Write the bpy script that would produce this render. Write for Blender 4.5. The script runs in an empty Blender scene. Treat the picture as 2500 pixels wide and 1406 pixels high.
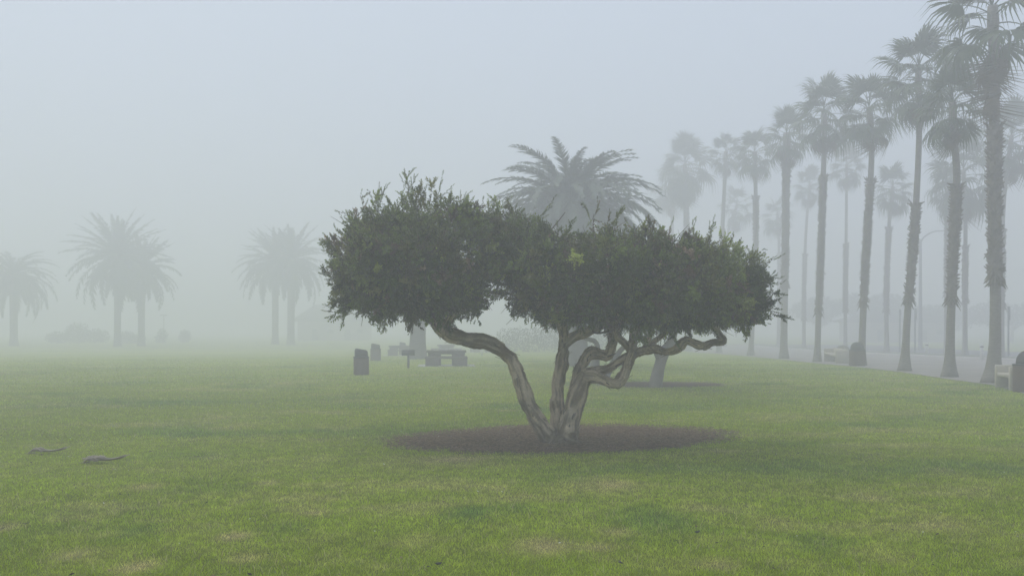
import bpy, math, random
import numpy as np
from mathutils import Vector, Matrix, kdtree

# ------------------------------------------------------------------ camera, sky, sun, exposure
scene = bpy.context.scene
CAM_H = 1.8            # eye height (m)
FPX = 2500.0           # focal length in photo pixels (36 mm on a 36 mm sensor)
CX, HY = 1250.0, 795.0 # principal column and horizon row of the photo
cam_data = bpy.data.cameras.new("camera")
cam_data.lens = 36.0
cam_data.sensor_width = 36.0
cam_data.shift_y = (HY - 703.0) / 2500.0
cam_data.clip_start = 0.1
cam_data.clip_end = 3000.0
cam = bpy.data.objects.new("camera", cam_data)
scene.collection.objects.link(cam)
cam.location = (0, 0, CAM_H)
cam.rotation_euler = (math.radians(90), 0, 0)
scene.camera = cam

SUN_EL, SUN_AZ = math.radians(58), math.radians(-50)   # azimuth from +Y towards +X
world = bpy.data.worlds.new("World")
scene.world = world
world.use_nodes = True
wn = world.node_tree
wn.nodes.clear()
sky = wn.nodes.new("ShaderNodeTexSky")
sky.sky_type = 'NISHITA'
sky.sun_disc = False
sky.sun_elevation = SUN_EL
sky.sun_rotation = SUN_AZ
sky.air_density = 1.0
sky.dust_density = 6.0
sky.ozone_density = 1.0
mixw = wn.nodes.new("ShaderNodeMix")
mixw.data_type = 'RGBA'
mixw.inputs[0].default_value = 0.85          # an even cloud deck hides most of the clear sky
mixw.inputs[7].default_value = (5.75, 6.75, 8.1, 1)
wbg = wn.nodes.new("ShaderNodeBackground")
wbg.inputs[1].default_value = 0.1
wout = wn.nodes.new("ShaderNodeOutputWorld")
wn.links.new(sky.outputs[0], mixw.inputs[6])
wn.links.new(mixw.outputs[2], wbg.inputs[0])
wn.links.new(wbg.outputs[0], wout.inputs[0])

sun_data = bpy.data.lights.new("sun", 'SUN')
sun_data.energy = 1.5
sun_data.angle = math.radians(60)
sun_data.color = (1.0, 0.98, 0.95)
sun = bpy.data.objects.new("sun", sun_data)
scene.collection.objects.link(sun)
sd = Vector((math.sin(SUN_AZ) * math.cos(SUN_EL), math.cos(SUN_AZ) * math.cos(SUN_EL), math.sin(SUN_EL)))
sun.rotation_euler = sd.to_track_quat('Z', 'Y').to_euler()

scene.view_settings.view_transform = 'Standard'
scene.view_settings.look = 'None'
scene.view_settings.gamma = 1.0
scene.view_settings.exposure = 0.18
HAZE_DENSITY = 0.0152

cy = scene.cycles
cy.use_denoising = True
try:
    cy.denoiser = 'OPENIMAGEDENOISE'
    cy.denoising_input_passes = 'RGB_ALBEDO_NORMAL'
except Exception:
    pass
cy.max_bounces = 8
cy.diffuse_bounces = 3
cy.glossy_bounces = 2
cy.volume_bounces = 4
cy.transmission_bounces = 2
cy.caustics_reflective = False
cy.caustics_refractive = False

# ------------------------------------------------------------------ helpers
rng = np.random.default_rng(11)
random.seed(11)
PI = math.pi


def link(o):
    scene.collection.objects.link(o)
    return o


def build_mesh(name, V, polys, mats=None, col=None, smooth=False, mat_idx=None):
    """V (n,3); polys: list of int arrays (m,k)."""
    V = np.asarray(V, dtype=np.float32)
    me = bpy.data.meshes.new(name)
    me.vertices.add(len(V))
    me.vertices.foreach_set("co", V.ravel())
    polys = [np.asarray(p, dtype=np.int32) for p in polys if len(p)]
    loops = np.concatenate([p.ravel() for p in polys])
    sizes = np.concatenate([np.full(len(p), p.shape[1], dtype=np.int32) for p in polys])
    starts = np.concatenate([[0], np.cumsum(sizes)[:-1]]).astype(np.int32)
    me.loops.add(len(loops))
    me.loops.foreach_set("vertex_index", loops)
    me.polygons.add(len(sizes))
    me.polygons.foreach_set("loop_start", starts)
    me.polygons.foreach_set("loop_total", sizes)
    if smooth:
        me.polygons.foreach_set("use_smooth", np.ones(len(sizes), dtype=bool))
    if mats is not None:
        for m in (mats if isinstance(mats, (list, tuple)) else [mats]):
            me.materials.append(m)
    if mat_idx is not None:
        me.polygons.foreach_set("material_index", np.asarray(mat_idx, dtype=np.int32))
    me.update(calc_edges=True)
    if col is not None:
        a = me.color_attributes.new("Col", 'FLOAT_COLOR', 'POINT')
        c = np.ones((len(V), 4), dtype=np.float32)
        c[:, :3] = col
        a.data.foreach_set("color", c.ravel())
    return me


def mobj(name, me, parent=None):
    o = bpy.data.objects.new(name, me)
    link(o)
    if parent is not None:
        o.parent = parent
    return o


def thing(name, label, cat, loc, group=None, rotz=0.0):
    o = bpy.data.objects.new(name, None)
    link(o)
    o.empty_display_size = 0.3
    o.location = loc
    o.rotation_euler = (0, 0, rotz)
    o["label"] = label
    o["category"] = cat
    if group:
        o["group"] = group
    return o


def tag(o, label=None, cat=None, group=None, kind=None):
    if label: o["label"] = label
    if cat: o["category"] = cat
    if group: o["group"] = group
    if kind: o["kind"] = kind
    return o


class MB:
    """collects shapes into one mesh"""
    def __init__(s):
        s.V = []; s.P = {}; s.n = 0

    def add(s, V, P):
        V = np.asarray(V, dtype=np.float64).reshape(-1, 3)
        for p in P:
            p = np.asarray(p, dtype=np.int64)
            if len(p):
                s.P.setdefault(p.shape[1], []).append(p + s.n)
        s.V.append(V); s.n += len(V)
        return s

    def box(s, lo, hi, bevel=0.0, taper=0.0):
        lo = np.array(lo, float); hi = np.array(hi, float)
        if bevel <= 0:
            c = np.array([[x, y, z] for z in (0, 1) for y in (0, 1) for x in (0, 1)], float)
            V = lo + c * (hi - lo)
            if taper:
                m = (lo + hi) / 2
                k = np.where(c[:, 2] > .5, 1 - taper, 1.0)
                V[:, 0] = m[0] + (V[:, 0] - m[0]) * k
                V[:, 1] = m[1] + (V[:, 1] - m[1]) * k
            F = [[0, 2, 3, 1], [4, 5, 7, 6], [0, 1, 5, 4], [2, 6, 7, 3], [0, 4, 6, 2], [1, 3, 7, 5]]
            return s.add(V, [F])
        # bevelled box: rings of an octagon section
        b = bevel
        def ring(z, ins):
            x0, y0, x1, y1 = lo[0] + ins, lo[1] + ins, hi[0] - ins, hi[1] - ins
            return [[x0 + b, y0, z], [x1 - b, y0, z], [x1, y0 + b, z], [x1, y1 - b, z],
                    [x1 - b, y1, z], [x0 + b, y1, z], [x0, y1 - b, z], [x0, y0 + b, z]]
        rings = [ring(lo[2], b * .7), ring(lo[2] + b, 0), ring(hi[2] - b, 0), ring(hi[2], b * .7)]
        return s.loft(rings)

    def loft(s, rings, cap=True):
        R = np.array(rings, float)
        m, k = R.shape[:2]
        F = []
        for i in range(m - 1):
            for j in range(k):
                F.append([i * k + j, i * k + (j + 1) % k, (i + 1) * k + (j + 1) % k, (i + 1) * k + j])
        P = [F]
        if cap:
            P.append([list(range(k))[::-1]])
            P.append([[(m - 1) * k + j for j in range(k)]])
        return s.add(R.reshape(-1, 3), P)

    def tube(s, pts, rad, n=8, cap=True):
        V, F, caps = tube(pts, rad, n)
        return s.add(V, [F] + (caps if cap else []))

    def mesh(s, name, mats, smooth=False, col=None):
        return build_mesh(name, np.concatenate(s.V), [np.concatenate(v) for v in s.P.values()], mats, col, smooth)


def frames(pts):
    pts = np.asarray(pts, float)
    T = np.gradient(pts, axis=0)
    T /= np.linalg.norm(T, axis=1, keepdims=True) + 1e-12
    ref = np.array([0., 1., 0.]) if abs(T[0][1]) < .9 else np.array([1., 0., 0.])
    N = np.zeros_like(pts); B = np.zeros_like(pts)
    n = np.cross(T[0], ref); n /= np.linalg.norm(n)
    for i in range(len(pts)):
        n = n - T[i] * n.dot(T[i]); n /= np.linalg.norm(n) + 1e-12
        N[i] = n; B[i] = np.cross(T[i], n)
    return T, N, B


def tube(pts, rad, n=8):
    pts = np.asarray(pts, float)
    rad = np.broadcast_to(np.asarray(rad, float), (len(pts),))
    T, N, B = frames(pts)
    a = np.arange(n) * 2 * PI / n
    V = pts[:, None] + rad[:, None, None] * (np.cos(a)[None, :, None] * N[:, None] + np.sin(a)[None, :, None] * B[:, None])
    m = len(pts)
    i = np.arange(m - 1)[:, None] * n; j = np.arange(n)[None]
    F = np.stack([i + j, i + (j + 1) % n, i + n + (j + 1) % n, i + n + j], -1).reshape(-1, 4)
    caps = [[list(range(n))[::-1]], [[(m - 1) * n + k for k in range(n)]]]
    return V.reshape(-1, 3), F, caps


def spline(P, step=None, n=None):
    """Catmull-Rom through rows of P (any number of columns)"""
    P = np.asarray(P, float)
    Q = np.vstack([2 * P[0] - P[1], P, 2 * P[-1] - P[-2]])
    out = []
    for i in range(1, len(Q) - 2):
        L = np.linalg.norm(Q[i + 1][:3] - Q[i][:3])
        k = n if n else max(2, int(L / step))
        t = np.linspace(0, 1, k, endpoint=False)[:, None]
        p0, p1, p2, p3 = Q[i - 1], Q[i], Q[i + 1], Q[i + 2]
        out.append(.5 * ((2 * p1) + (-p0 + p2) * t + (2 * p0 - 5 * p1 + 4 * p2 - p3) * t * t + (-p0 + 3 * p1 - 3 * p2 + p3) * t ** 3))
    out.append(P[-1:])
    return np.vstack(out)


def hash3(i, j, k):
    with np.errstate(over='ignore'):
        h = (i.astype(np.uint32) * np.uint32(374761393) + j.astype(np.uint32) * np.uint32(668265263) + k.astype(np.uint32) * np.uint32(2246822519))
        h = (h ^ (h >> np.uint32(13))) * np.uint32(1274126177)
        h = h ^ (h >> np.uint32(16))
    return h.astype(np.float64) / 4294967295.0


def vnoise(p):
    p = np.asarray(p, float)
    f0 = np.floor(p)
    f = p - f0; f = f * f * (3 - 2 * f)
    I = f0.astype(np.int64) + 100000
    r = 0
    for a in (0, 1):
        for b in (0, 1):
            for c in (0, 1):
                w = (f[:, 0] if a else 1 - f[:, 0]) * (f[:, 1] if b else 1 - f[:, 1]) * (f[:, 2] if c else 1 - f[:, 2])
                r = r + w * hash3(I[:, 0] + a, I[:, 1] + b, I[:, 2] + c)
    return r


def fbm(p, oct=4):
    p = np.asarray(p, float)
    s = 0; a = .5; t = 0
    for o in range(oct):
        s = s + a * vnoise(p * (2 ** o) + o * 17.3); t += a; a *= .5
    return s / t


def sstep(a, b, x):
    t = np.clip((x - a) / (b - a), 0, 1)
    return t * t * (3 - 2 * t)


# terrain: level near the viewer, falling away very gently farther out
def zt(y):
    t = np.clip((np.asarray(y, float) - 30) / 75, 0, 1)
    return -.6 * t * t * (3 - 2 * t)


def depth_of(py):
    a, b = 4.0, 380.0
    for _ in range(60):
        m = (a + b) / 2
        if HY + FPX * (CAM_H - float(zt(m))) / m > py: a = m
        else: b = m
    return (a + b) / 2


def at(px, py, Y):
    return np.array([(px - CX) / FPX * Y, Y, CAM_H - (py - HY) / FPX * Y])


def ground_at(px, py):
    Y = depth_of(py)
    p = at(px, py, Y); p[2] = float(zt(Y))
    return p


# ------------------------------------------------------------------ materials
def material(name, color=None, attr=False, rough=.8, var=0.0, vscale=5.0, stretch=(1, 1, 1), bump=0.0, bscale=20.0, spec=.3,
             color2=None, mscale=1.5, transl=0.0):
    m = bpy.data.materials.new(name)
    m.use_nodes = True
    nt = m.node_tree
    nt.nodes.clear()
    N = nt.nodes.new; Lk = nt.links.new
    out = N("ShaderNodeOutputMaterial")
    bs = N("ShaderNodeBsdfPrincipled")
    bs.inputs["Roughness"].default_value = rough
    bs.inputs["Specular IOR Level"].default_value = spec
    tc = N("ShaderNodeTexCoord")
    mp = N("ShaderNodeMapping")
    mp.inputs["Scale"].default_value = stretch
    Lk(tc.outputs["Object"], mp.inputs[0])
    if attr:
        src = N("ShaderNodeAttribute"); src.attribute_name = "Col"
        csock = src.outputs["Color"]
    else:
        rgb = N("ShaderNodeRGB"); rgb.outputs[0].default_value = (*color, 1)
        csock = rgb.outputs[0]
    if color2 is not None:
        n2 = N("ShaderNodeTexNoise"); n2.inputs["Scale"].default_value = mscale; n2.inputs["Detail"].default_value = 6
        Lk(mp.outputs[0], n2.inputs["Vector"])
        rp = N("ShaderNodeValToRGB"); rp.color_ramp.elements[0].position = .42; rp.color_ramp.elements[1].position = .62
        Lk(n2.outputs["Fac"], rp.inputs[0])
        mx = N("ShaderNodeMix"); mx.data_type = 'RGBA'
        Lk(rp.outputs[0], mx.inputs[0]); Lk(csock, mx.inputs[6]); mx.inputs[7].default_value = (*color2, 1)
        csock = mx.outputs[2]
    if var:
        nz = N("ShaderNodeTexNoise"); nz.inputs["Scale"].default_value = vscale; nz.inputs["Detail"].default_value = 8
        nz.inputs["Roughness"].default_value = .65
        Lk(mp.outputs[0], nz.inputs["Vector"])
        mr = N("ShaderNodeMapRange")
        mr.inputs[1].default_value = .25; mr.inputs[2].default_value = .75
        mr.inputs[3].default_value = 1 - var; mr.inputs[4].default_value = 1 + var
        Lk(nz.outputs["Fac"], mr.inputs[0])
        vm = N("ShaderNodeVectorMath"); vm.operation = 'SCALE'
        Lk(csock, vm.inputs[0]); Lk(mr.outputs[0], vm.inputs["Scale"])
        csock = vm.outputs[0]
    Lk(csock, bs.inputs["Base Color"])
    if bump:
        nb = N("ShaderNodeTexNoise"); nb.inputs["Scale"].default_value = bscale; nb.inputs["Detail"].default_value = 8
        Lk(mp.outputs[0], nb.inputs["Vector"])
        bp = N("ShaderNodeBump"); bp.inputs["Strength"].default_value = bump; bp.inputs["Distance"].default_value = .02
        Lk(nb.outputs["Fac"], bp.inputs["Height"]); Lk(bp.outputs[0], bs.inputs["Normal"])
    shader = bs.outputs[0]
    if transl:
        tr = N("ShaderNodeBsdfTranslucent"); Lk(csock, tr.inputs[0])
        ms = N("ShaderNodeMixShader"); ms.inputs[0].default_value = transl
        Lk(bs.outputs[0], ms.inputs[1]); Lk(tr.outputs[0], ms.inputs[2])
        shader = ms.outputs[0]
    Lk(shader, out.inputs[0])
    return m


M = {
    'lawn': material('lawn_turf', attr=True, rough=.9, var=.28, vscale=14, bump=.5, bscale=60, spec=.1),
    'grass': material('grass_blades', attr=True, rough=.6, spec=.25, transl=.5),
    'mulch': material('dark_mulch', (.125, .086, .052), rough=.95, var=.5, vscale=25, bump=.9, bscale=55, spec=.1),
    'chips': material('mulch_chips', attr=True, rough=.9, spec=.1),
    'bark': material('stringy_bark', attr=True, rough=.9, var=.18, vscale=30, bump=.35, bscale=70, spec=.1),
    'leaf': material('small_leaves', attr=True, rough=.42, spec=.5, transl=.2),
    'palm_trunk': material('palm_trunk', (.25, .23, .20), rough=.9, var=.35, vscale=6, stretch=(1, 1, 5), bump=.5, bscale=14, spec=.1),
    'date_trunk': material('date_trunk', (.13, .115, .095), rough=.95, var=.4, vscale=4, bump=.6, bscale=9, spec=.1),
    'boots': material('palm_boots', (.20, .175, .145), rough=.9, var=.4, vscale=5, spec=.1),
    'fan': material('fan_leaf', (.11, .14, .075), rough=.5, var=.25, vscale=3, spec=.3, transl=.25),
    'dead': material('dead_leaf', (.15, .12, .08), rough=.8, var=.3, vscale=3, spec=.1),
    'date': material('date_leaf', (.10, .125, .08), rough=.5, var=.25, vscale=2, spec=.3, transl=.15),
    'pave': material('promenade_concrete', (.30, .275, .24), rough=.9, var=.14, vscale=.8, bump=.2, bscale=30, color2=(.25, .23, .2), mscale=.25),
    'kerb': material('kerb_concrete', (.42, .40, .37), rough=.9, var=.12, vscale=2, bump=.2),
    'road': material('road_asphalt', (.085, .085, .085), rough=.9, var=.15, vscale=3, bump=.2),
    'bench': material('bench_concrete', (.46, .42, .34), rough=.85, var=.12, vscale=4, bump=.25, bscale=40),
    'bin': material('brown_aggregate', (.125, .088, .068), rough=.9, var=.25, vscale=30, bump=.4, bscale=80),
    'hood': material('bin_hood', (.06, .058, .058), rough=.7, var=.2, vscale=8),
    'table': material('brown_concrete', (.14, .115, .098), rough=.9, var=.2, vscale=10, bump=.3, bscale=40),
    'slab': material('pale_concrete', (.40, .39, .36), rough=.9, var=.1, vscale=3, bump=.2),
    'metal': material('dark_metal', (.05, .05, .05), rough=.6, var=.15, vscale=8, spec=.5),
    'pole': material('grey_pole', (.16, .165, .17), rough=.6, var=.1, vscale=6, spec=.4),
    'sign': material('sign_back', (.2, .21, .21), rough=.5, var=.08, vscale=5),
    'white': material('white_paint', (.72, .71, .68), rough=.6, var=.08, vscale=5),
    'wall': material('stucco_wall', (.33, .29, .24), rough=.9, var=.1, vscale=2, bump=.2, bscale=20),
    'roof': material('roof_shingle', (.1, .085, .08), rough=.9, var=.2, vscale=3, bump=.3, bscale=12),
    'husk': material('dry_husk', attr=True, rough=.85, var=.25, vscale=18, stretch=(6, 1, 6), bump=.4, bscale=40),
}

# ------------------------------------------------------------------ layout of lawn edge and promenade
edge_px = [(2700, 1012), (2600, 986), (2500, 962), (2425, 941), (2318, 927), (2208, 910), (2100, 897), (1990, 887), (1915, 879), (1835, 871), (1750, 864), (1690, 860)]
edge = np.array([ground_at(*p)[:2] for p in edge_px])
edge = np.vstack([[edge[0][0] - .6, 2.0], [edge[0][0] - .2, 12.0], edge, [16.2, 112.], [16.5, 130.]])
edge = edge[np.argsort(edge[:, 1])]
def edge_x(Y): return np.interp(Y, edge[:, 1], edge[:, 0]) + .10 * np.sin(np.asarray(Y) * 1.3) * 0
def back_x(Y): return np.interp(Y, [0, 60, 130], [28.6, 28.2, 27.6])

TREE = ground_at(1375, 1083)
TY = TREE[1]
S = FPX / TY            # photo pixels per metre at the tree

# mulch beds: centre x, y, radius x, radius y
bed = (float(at(1388, 0, TY)[0]), float(depth_of(1070)), 2.66, 1.95, .22)
bed2 = (float(ground_at(1610, 938)[0]), float(depth_of(938)), 1.95, 1.5, .1)

def bed_f(x, y, b):
    """<1 inside the bed, with an uneven rim"""
    dx = (x - b[0]) / b[2]; dy = (y - b[4] * (x - b[0]) - b[1]) / b[3]
    p = np.stack([x * 1.1, y * 1.1, np.full_like(x, 5.0)], -1)
    return np.sqrt(dx * dx + dy * dy) * (1 + .30 * (fbm(p, 3) - .5) + .26 * (fbm(p * 5, 3) - .5))

patches = []   # dry (positive) and lush (negative) patches seen in the photo: px, py, radius px, strength
for px, py, r, s in [(0, 1290, 55, 1.0), (570, 1310, 45, 1.0), (330, 1385, 60, 1.0), (600, 1365, 45, .8), (1330, 1335, 75, .9), (1500, 1300, 45, .7),
                     (1460, 1340, 45, .7), (350, 1190, 50, .7), (660, 1180, 40, .6), (770, 1255, 40, .7), (1900, 1275, 70, .5), (2120, 1215, 60, .5),
                     (1480, 1185, 90, .5), (1130, 1125, 90, .45), (2300, 1150, 60, .4), (1750, 1380, 60, .5), (2150, 1360, 80, .4), (180, 1355, 60, .6),
                     (1150, 1255, 75, -1.0), (1600, 1270, 120, -.8), (330, 1300, 70, -.8), (1250, 1240, 60, -.5), (700, 1290, 60, -.4), (2000, 1330, 90, -.5), (430, 1110, 80, -.4)]:
    g = ground_at(px, py)
    sc = g[1] / FPX
    patches.append((g[0], g[1], r * sc * 1.15, r * sc * 1.6, s))

def lawn_col(x, y):
    """returns linear colour of the turf and a dryness value"""
    x = np.asarray(x, float); y = np.asarray(y, float)
    p = np.stack([x, y, np.zeros_like(x)], -1)
    big = fbm(p * np.array([.22, .3, 1]), 3)
    mid = fbm(p * np.array([1.0, 1.3, 1]) + 40, 4)
    fine = fbm(p * 5.0 + 90, 3)
    dry = .3 * (big - .5) + 1.7 * np.clip(mid - .53, 0, 1) + .7 * (fine - .5)
    lush = np.clip((fbm(p * np.array([.5, .7, 1]) + 200, 3) - .53) * 3.2 , 0, 1)
    for cx_, cy_, rx_, ry_, s_ in patches:
        d = np.sqrt(((x - cx_) / rx_) ** 2 + ((y - cy_) / ry_) ** 2) * (1 + .9 * (fine - .5) + .7 * (mid - .5))
        k = np.clip(1.15 - d, 0, 1) * abs(s_)
        if s_ > 0: dry = dry + k * 1.0
        else: lush = np.maximum(lush, k * 1.1); dry = dry - k * .3
    # mowing passes: long faint bands that run slightly askew
    band = np.sin((y - .13 * x) * 2.35 + 1.2 * big) * .5 + .5
    dry = dry + (band - .5) * .16
    dry = np.clip(dry, -.2, 1)
    green = np.array([.315, .405, .026])
    deep = np.array([.145, .255, .05])
    straw = np.array([.60, .50, .24])
    d = np.clip(dry, 0, 1)[:, None]
    c = green * (1 + .35 * (big - .5))[:, None]
    c = c * (1 - .75 * lush[:, None]) + deep * .75 * lush[:, None]
    c = c * (1 - .8 * d) + straw * .8 * d
    clump = fbm(p * np.array([13., 11., 1]) + 300, 2)
    c = c * (1 + .25 * (fine - .5) + 0.75 * (clump - .5) * (1 - sstep(14, 30, y)))[:, None]
    return c, d[:, 0], lush

# ------------------------------------------------------------------ setting: lawn, mulch, promenade, road
def axis(segs):
    out = [segs[0][0]]
    for a, b, st in segs:
        n = max(1, int(round((b - a) / st)))
        out += list(np.linspace(a, b, n + 1)[1:])
    return np.array(out)

gx = axis([(-340, -120, 20), (-120, -40, 4), (-40, -14, 1.0), (-14, 17, .22), (17, 60, 1.2), (60, 120, 6), (120, 340, 20)])
gy = axis([(-50, 0, 5), (0, 5, .6), (5, 26, .22), (26, 60, .6), (60, 130, 1.4), (130, 390, 13)])
XX, YY = np.meshgrid(gx, gy)
xf, yf = XX.ravel(), YY.ravel()
zz = zt(yf) + .02 * (fbm(np.stack([xf * .35, yf * .35, 0 * xf], -1), 2) - .5) * (yf < 60) * (np.abs(xf) < 60)
def ground_z(x, y):
    x = np.asarray(x, float).ravel(); y = np.asarray(y, float).ravel()
    return zt(y) + .02 * (fbm(np.stack([x * .35, y * .35, 0 * x], -1), 2) - .5) * (y < 60)
lc, _, _ = lawn_col(xf, yf)
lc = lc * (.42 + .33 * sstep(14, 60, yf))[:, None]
for b_ in (bed, bed2):
    so = (1 - sstep(.86, 1.12, bed_f(xf, yf, b_)))[:, None]
    lc = lc * (1 - so) + np.array([.10, .078, .055]) * so
nX, nY = len(gx), len(gy)
ii = (np.arange(nY - 1)[:, None] * nX + np.arange(nX - 1)[None]).ravel()
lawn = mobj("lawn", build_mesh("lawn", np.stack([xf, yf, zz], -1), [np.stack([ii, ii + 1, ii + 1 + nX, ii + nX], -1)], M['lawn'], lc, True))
tag(lawn, kind="structure")

def make_bed(b, name):
    nr, na = 22, 360
    a = np.linspace(0, 2 * PI, na, endpoint=False)
    V = [[b[0], b[1], 0]]
    for i in range(1, nr + 1):
        for t in a:
            V.append([b[0] + math.cos(t) * b[2] * i / nr, b[1] + math.sin(t) * b[3] * i / nr + b[4] * math.cos(t) * b[2] * i / nr, 0])
    V = np.array(V)
    # pull the rim in or out to the uneven outline
    f = bed_f(V[:, 0], V[:, 1], b)
    d = np.sqrt(((V[:, 0] - b[0]) / b[2]) ** 2 + ((V[:, 1] - b[1] - b[4] * (V[:, 0] - b[0])) / b[3]) ** 2) + 1e-6
    k = np.where(d > 1e-3, .90 * d / np.maximum(f, 1e-3), 1)
    V[:, 0] = b[0] + (V[:, 0] - b[0]) * k; V[:, 1] = b[1] + (V[:, 1] - b[1]) * k
    V[:, 2] = ground_z(V[:, 0], V[:, 1]) + .006 + .03 * fbm(V * 5, 3) * np.clip(1.0 - d, 0, 1) ** .5
    tri = [[0, 1 + j, 1 + (j + 1) % na] for j in range(na)]
    q = [[1 + i * na + j, 1 + (i + 1) * na + j, 1 + (i + 1) * na + (j + 1) % na, 1 + i * na + (j + 1) % na] for i in range(nr - 1) for j in range(na)]
    o = mobj(name, build_mesh(name, V, [tri, q], M['mulch'], None, True))
    return tag(o, kind="structure")

make_bed(bed, "mulch_bed")
make_bed(bed2, "mulch_bed")

# promenade strip between lawn edge and kerb
ys = axis([(2, 60, 1.0), (60, 129, 1.4)])
na_ = 10
V = []
for y in ys:
    e, bk = float(edge_x(y)), float(back_x(y))
    for k in range(na_ + 1):
        V.append([e + (bk - e) * k / na_, y, float(zt(y)) + .02])
V = np.array(V)
ii = (np.arange(len(ys) - 1)[:, None] * (na_ + 1) + np.arange(na_)[None]).ravel()
tag(mobj("promenade", build_mesh("promenade", V, [np.stack([ii, ii + 1, ii + na_ + 2, ii + na_ + 1], -1)], M['pave'])), kind="structure")

def strip(name, xa, xb, h, mat, y0=2, y1=129, step=1.4):
    yy = axis([(y0, y1, step)])
    rings = []
    for y in yy:
        z = float(zt(y)); bx = float(back_x(y))
        rings.append([[bx + xa, y, z - .1], [bx + xb, y, z - .1], [bx + xb, y, z + h], [bx + xa + .02, y, z + h]])
    mb = MB(); mb.loft(rings)
    return tag(mobj(name, mb.mesh(name, mat)), kind="structure")
strip("kerb", 0, .45, .13, M['kerb'])
strip("planting_strip", .45, 4.2, .10, M['lawn'])
bpy.data.objects["planting_strip"].data.materials[0] = material('verge_turf', (.10, .12, .05), rough=.9, var=.25, vscale=4)
strip("road", 4.5, 17.0, .012, M['road'])
strip("far_kerb", 4.2, 4.5, .12, M['kerb'])

# grass blades
def grass_zone(y0, y1, dens, h0, w, seg, xpad=1.6, fade=None):
    n_y = int((y1 - y0) / .5) or 1
    xs, ysamp = [], []
    for k in range(n_y):
        ya = y0 + (y1 - y0) * k / n_y; yb = y0 + (y1 - y0) * (k + 1) / n_y
        hw = yb * .5 + xpad
        n = int(2 * hw * (yb - ya) * dens)
        xs.append(rng.uniform(-hw, hw, n)); ysamp.append(rng.uniform(ya, yb, n))
    x = np.concatenate(xs); y = np.concatenate(ysamp)
    keep = x < edge_x(y) - .02
    if fade: keep &= rng.random(len(x)) < 1 - sstep(fade[0], fade[1], y)
    f1 = bed_f(x, y, bed); f2 = bed_f(x, y, bed2)
    r = rng.random(len(x))
    keep &= (f1 > 1.10) | ((f1 > .72) & (r < np.clip((f1 - .74) / .36, 0, 1) ** 1.6)) | (r < .015)
    keep &= (f2 > 1.0 + .10 * r) | (r < .05)
    x, y = x[keep], y[keep]
    col, dry, lush = lawn_col(x, y)
    n = len(x)
    z = ground_z(x, y)
    h = h0 * (.55 + .8 * rng.random(n)) * (1 - .35 * dry) * (1 + .35 * lush)
    tall = rng.random(n) < .022
    h = np.where(tall, h * 2.0, h)
    az = rng.uniform(0, 2 * PI, n)
    lean = rng.uniform(.3, 1.25, n)
    dx, dy = np.cos(az) * lean, np.sin(az) * lean
    wa = rng.uniform(-.9, .9, n)                       # blade faces roughly the viewer's side
    wx, wy = np.cos(wa) * w * .5, np.sin(wa) * w * .5
    k = (1 + .85 * (rng.random(n) - .5))[:, None]
    col = col * k * 1.05
    col = col + (rng.random(n) < .10)[:, None] * np.array([.06, .06, .02])
    st = tall & (rng.random(n) < .75)
    col = np.where(st[:, None], np.array([.42, .40, .18]) * k, col)
    b = np.stack([x, y, z - .004], -1)
    W = np.stack([wx, wy, 0 * wx], -1)
    D = np.stack([dx, dy, 0 * dx], -1) * h[:, None]
    if seg == 1:
        tip = b + D * .8; tip[:, 2] += h * .85
        V = np.stack([b - W, b + W, tip], 1)
        F = [np.arange(n * 3).reshape(n, 3)]
        C = np.repeat(col, 3, 0)
    else:
        mid = b + D * .3; mid[:, 2] += h * .6
        tip = b + D * .95; tip[:, 2] += h * .92
        V = np.stack([b - W, b + W, mid + W * .75, mid - W * .75, tip], 1)
        o = np.arange(n)[:, None] * 5
        F = [o + np.array([[0, 1, 2, 3]]), o + np.array([[3, 2, 4]])]
        C = np.repeat(col, 5, 0)
    return V.reshape(-1, 3), F, C

gz = [grass_zone(5.2, 9.0, 3000, .034, .0055, 2), grass_zone(9.0, 12.0, 2100, .034, .0068, 2), grass_zone(12, 16, 1400, .035, .0078, 1),
      grass_zone(16, 22, 700, .040, .011, 1), grass_zone(22, 32, 320, .040, .017, 1), grass_zone(32, 78, 95, .04, .03, 1, fade=(32, 78))]
V, C, P3, P4, off = [], [], [], [], 0
for v, F, c in gz:
    for f in F:
        (P3 if f.shape[1] == 3 else P4).append(f + off)
    V.append(v); C.append(c); off += len(v)
grass = mobj("grass", build_mesh("grass", np.concatenate(V), [np.concatenate(P3), np.concatenate(P4)], M['grass'], np.concatenate(C)))
tag(grass, "short mown green grass with straw coloured patches covering the lawn", "grass", kind="stuff")

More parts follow.
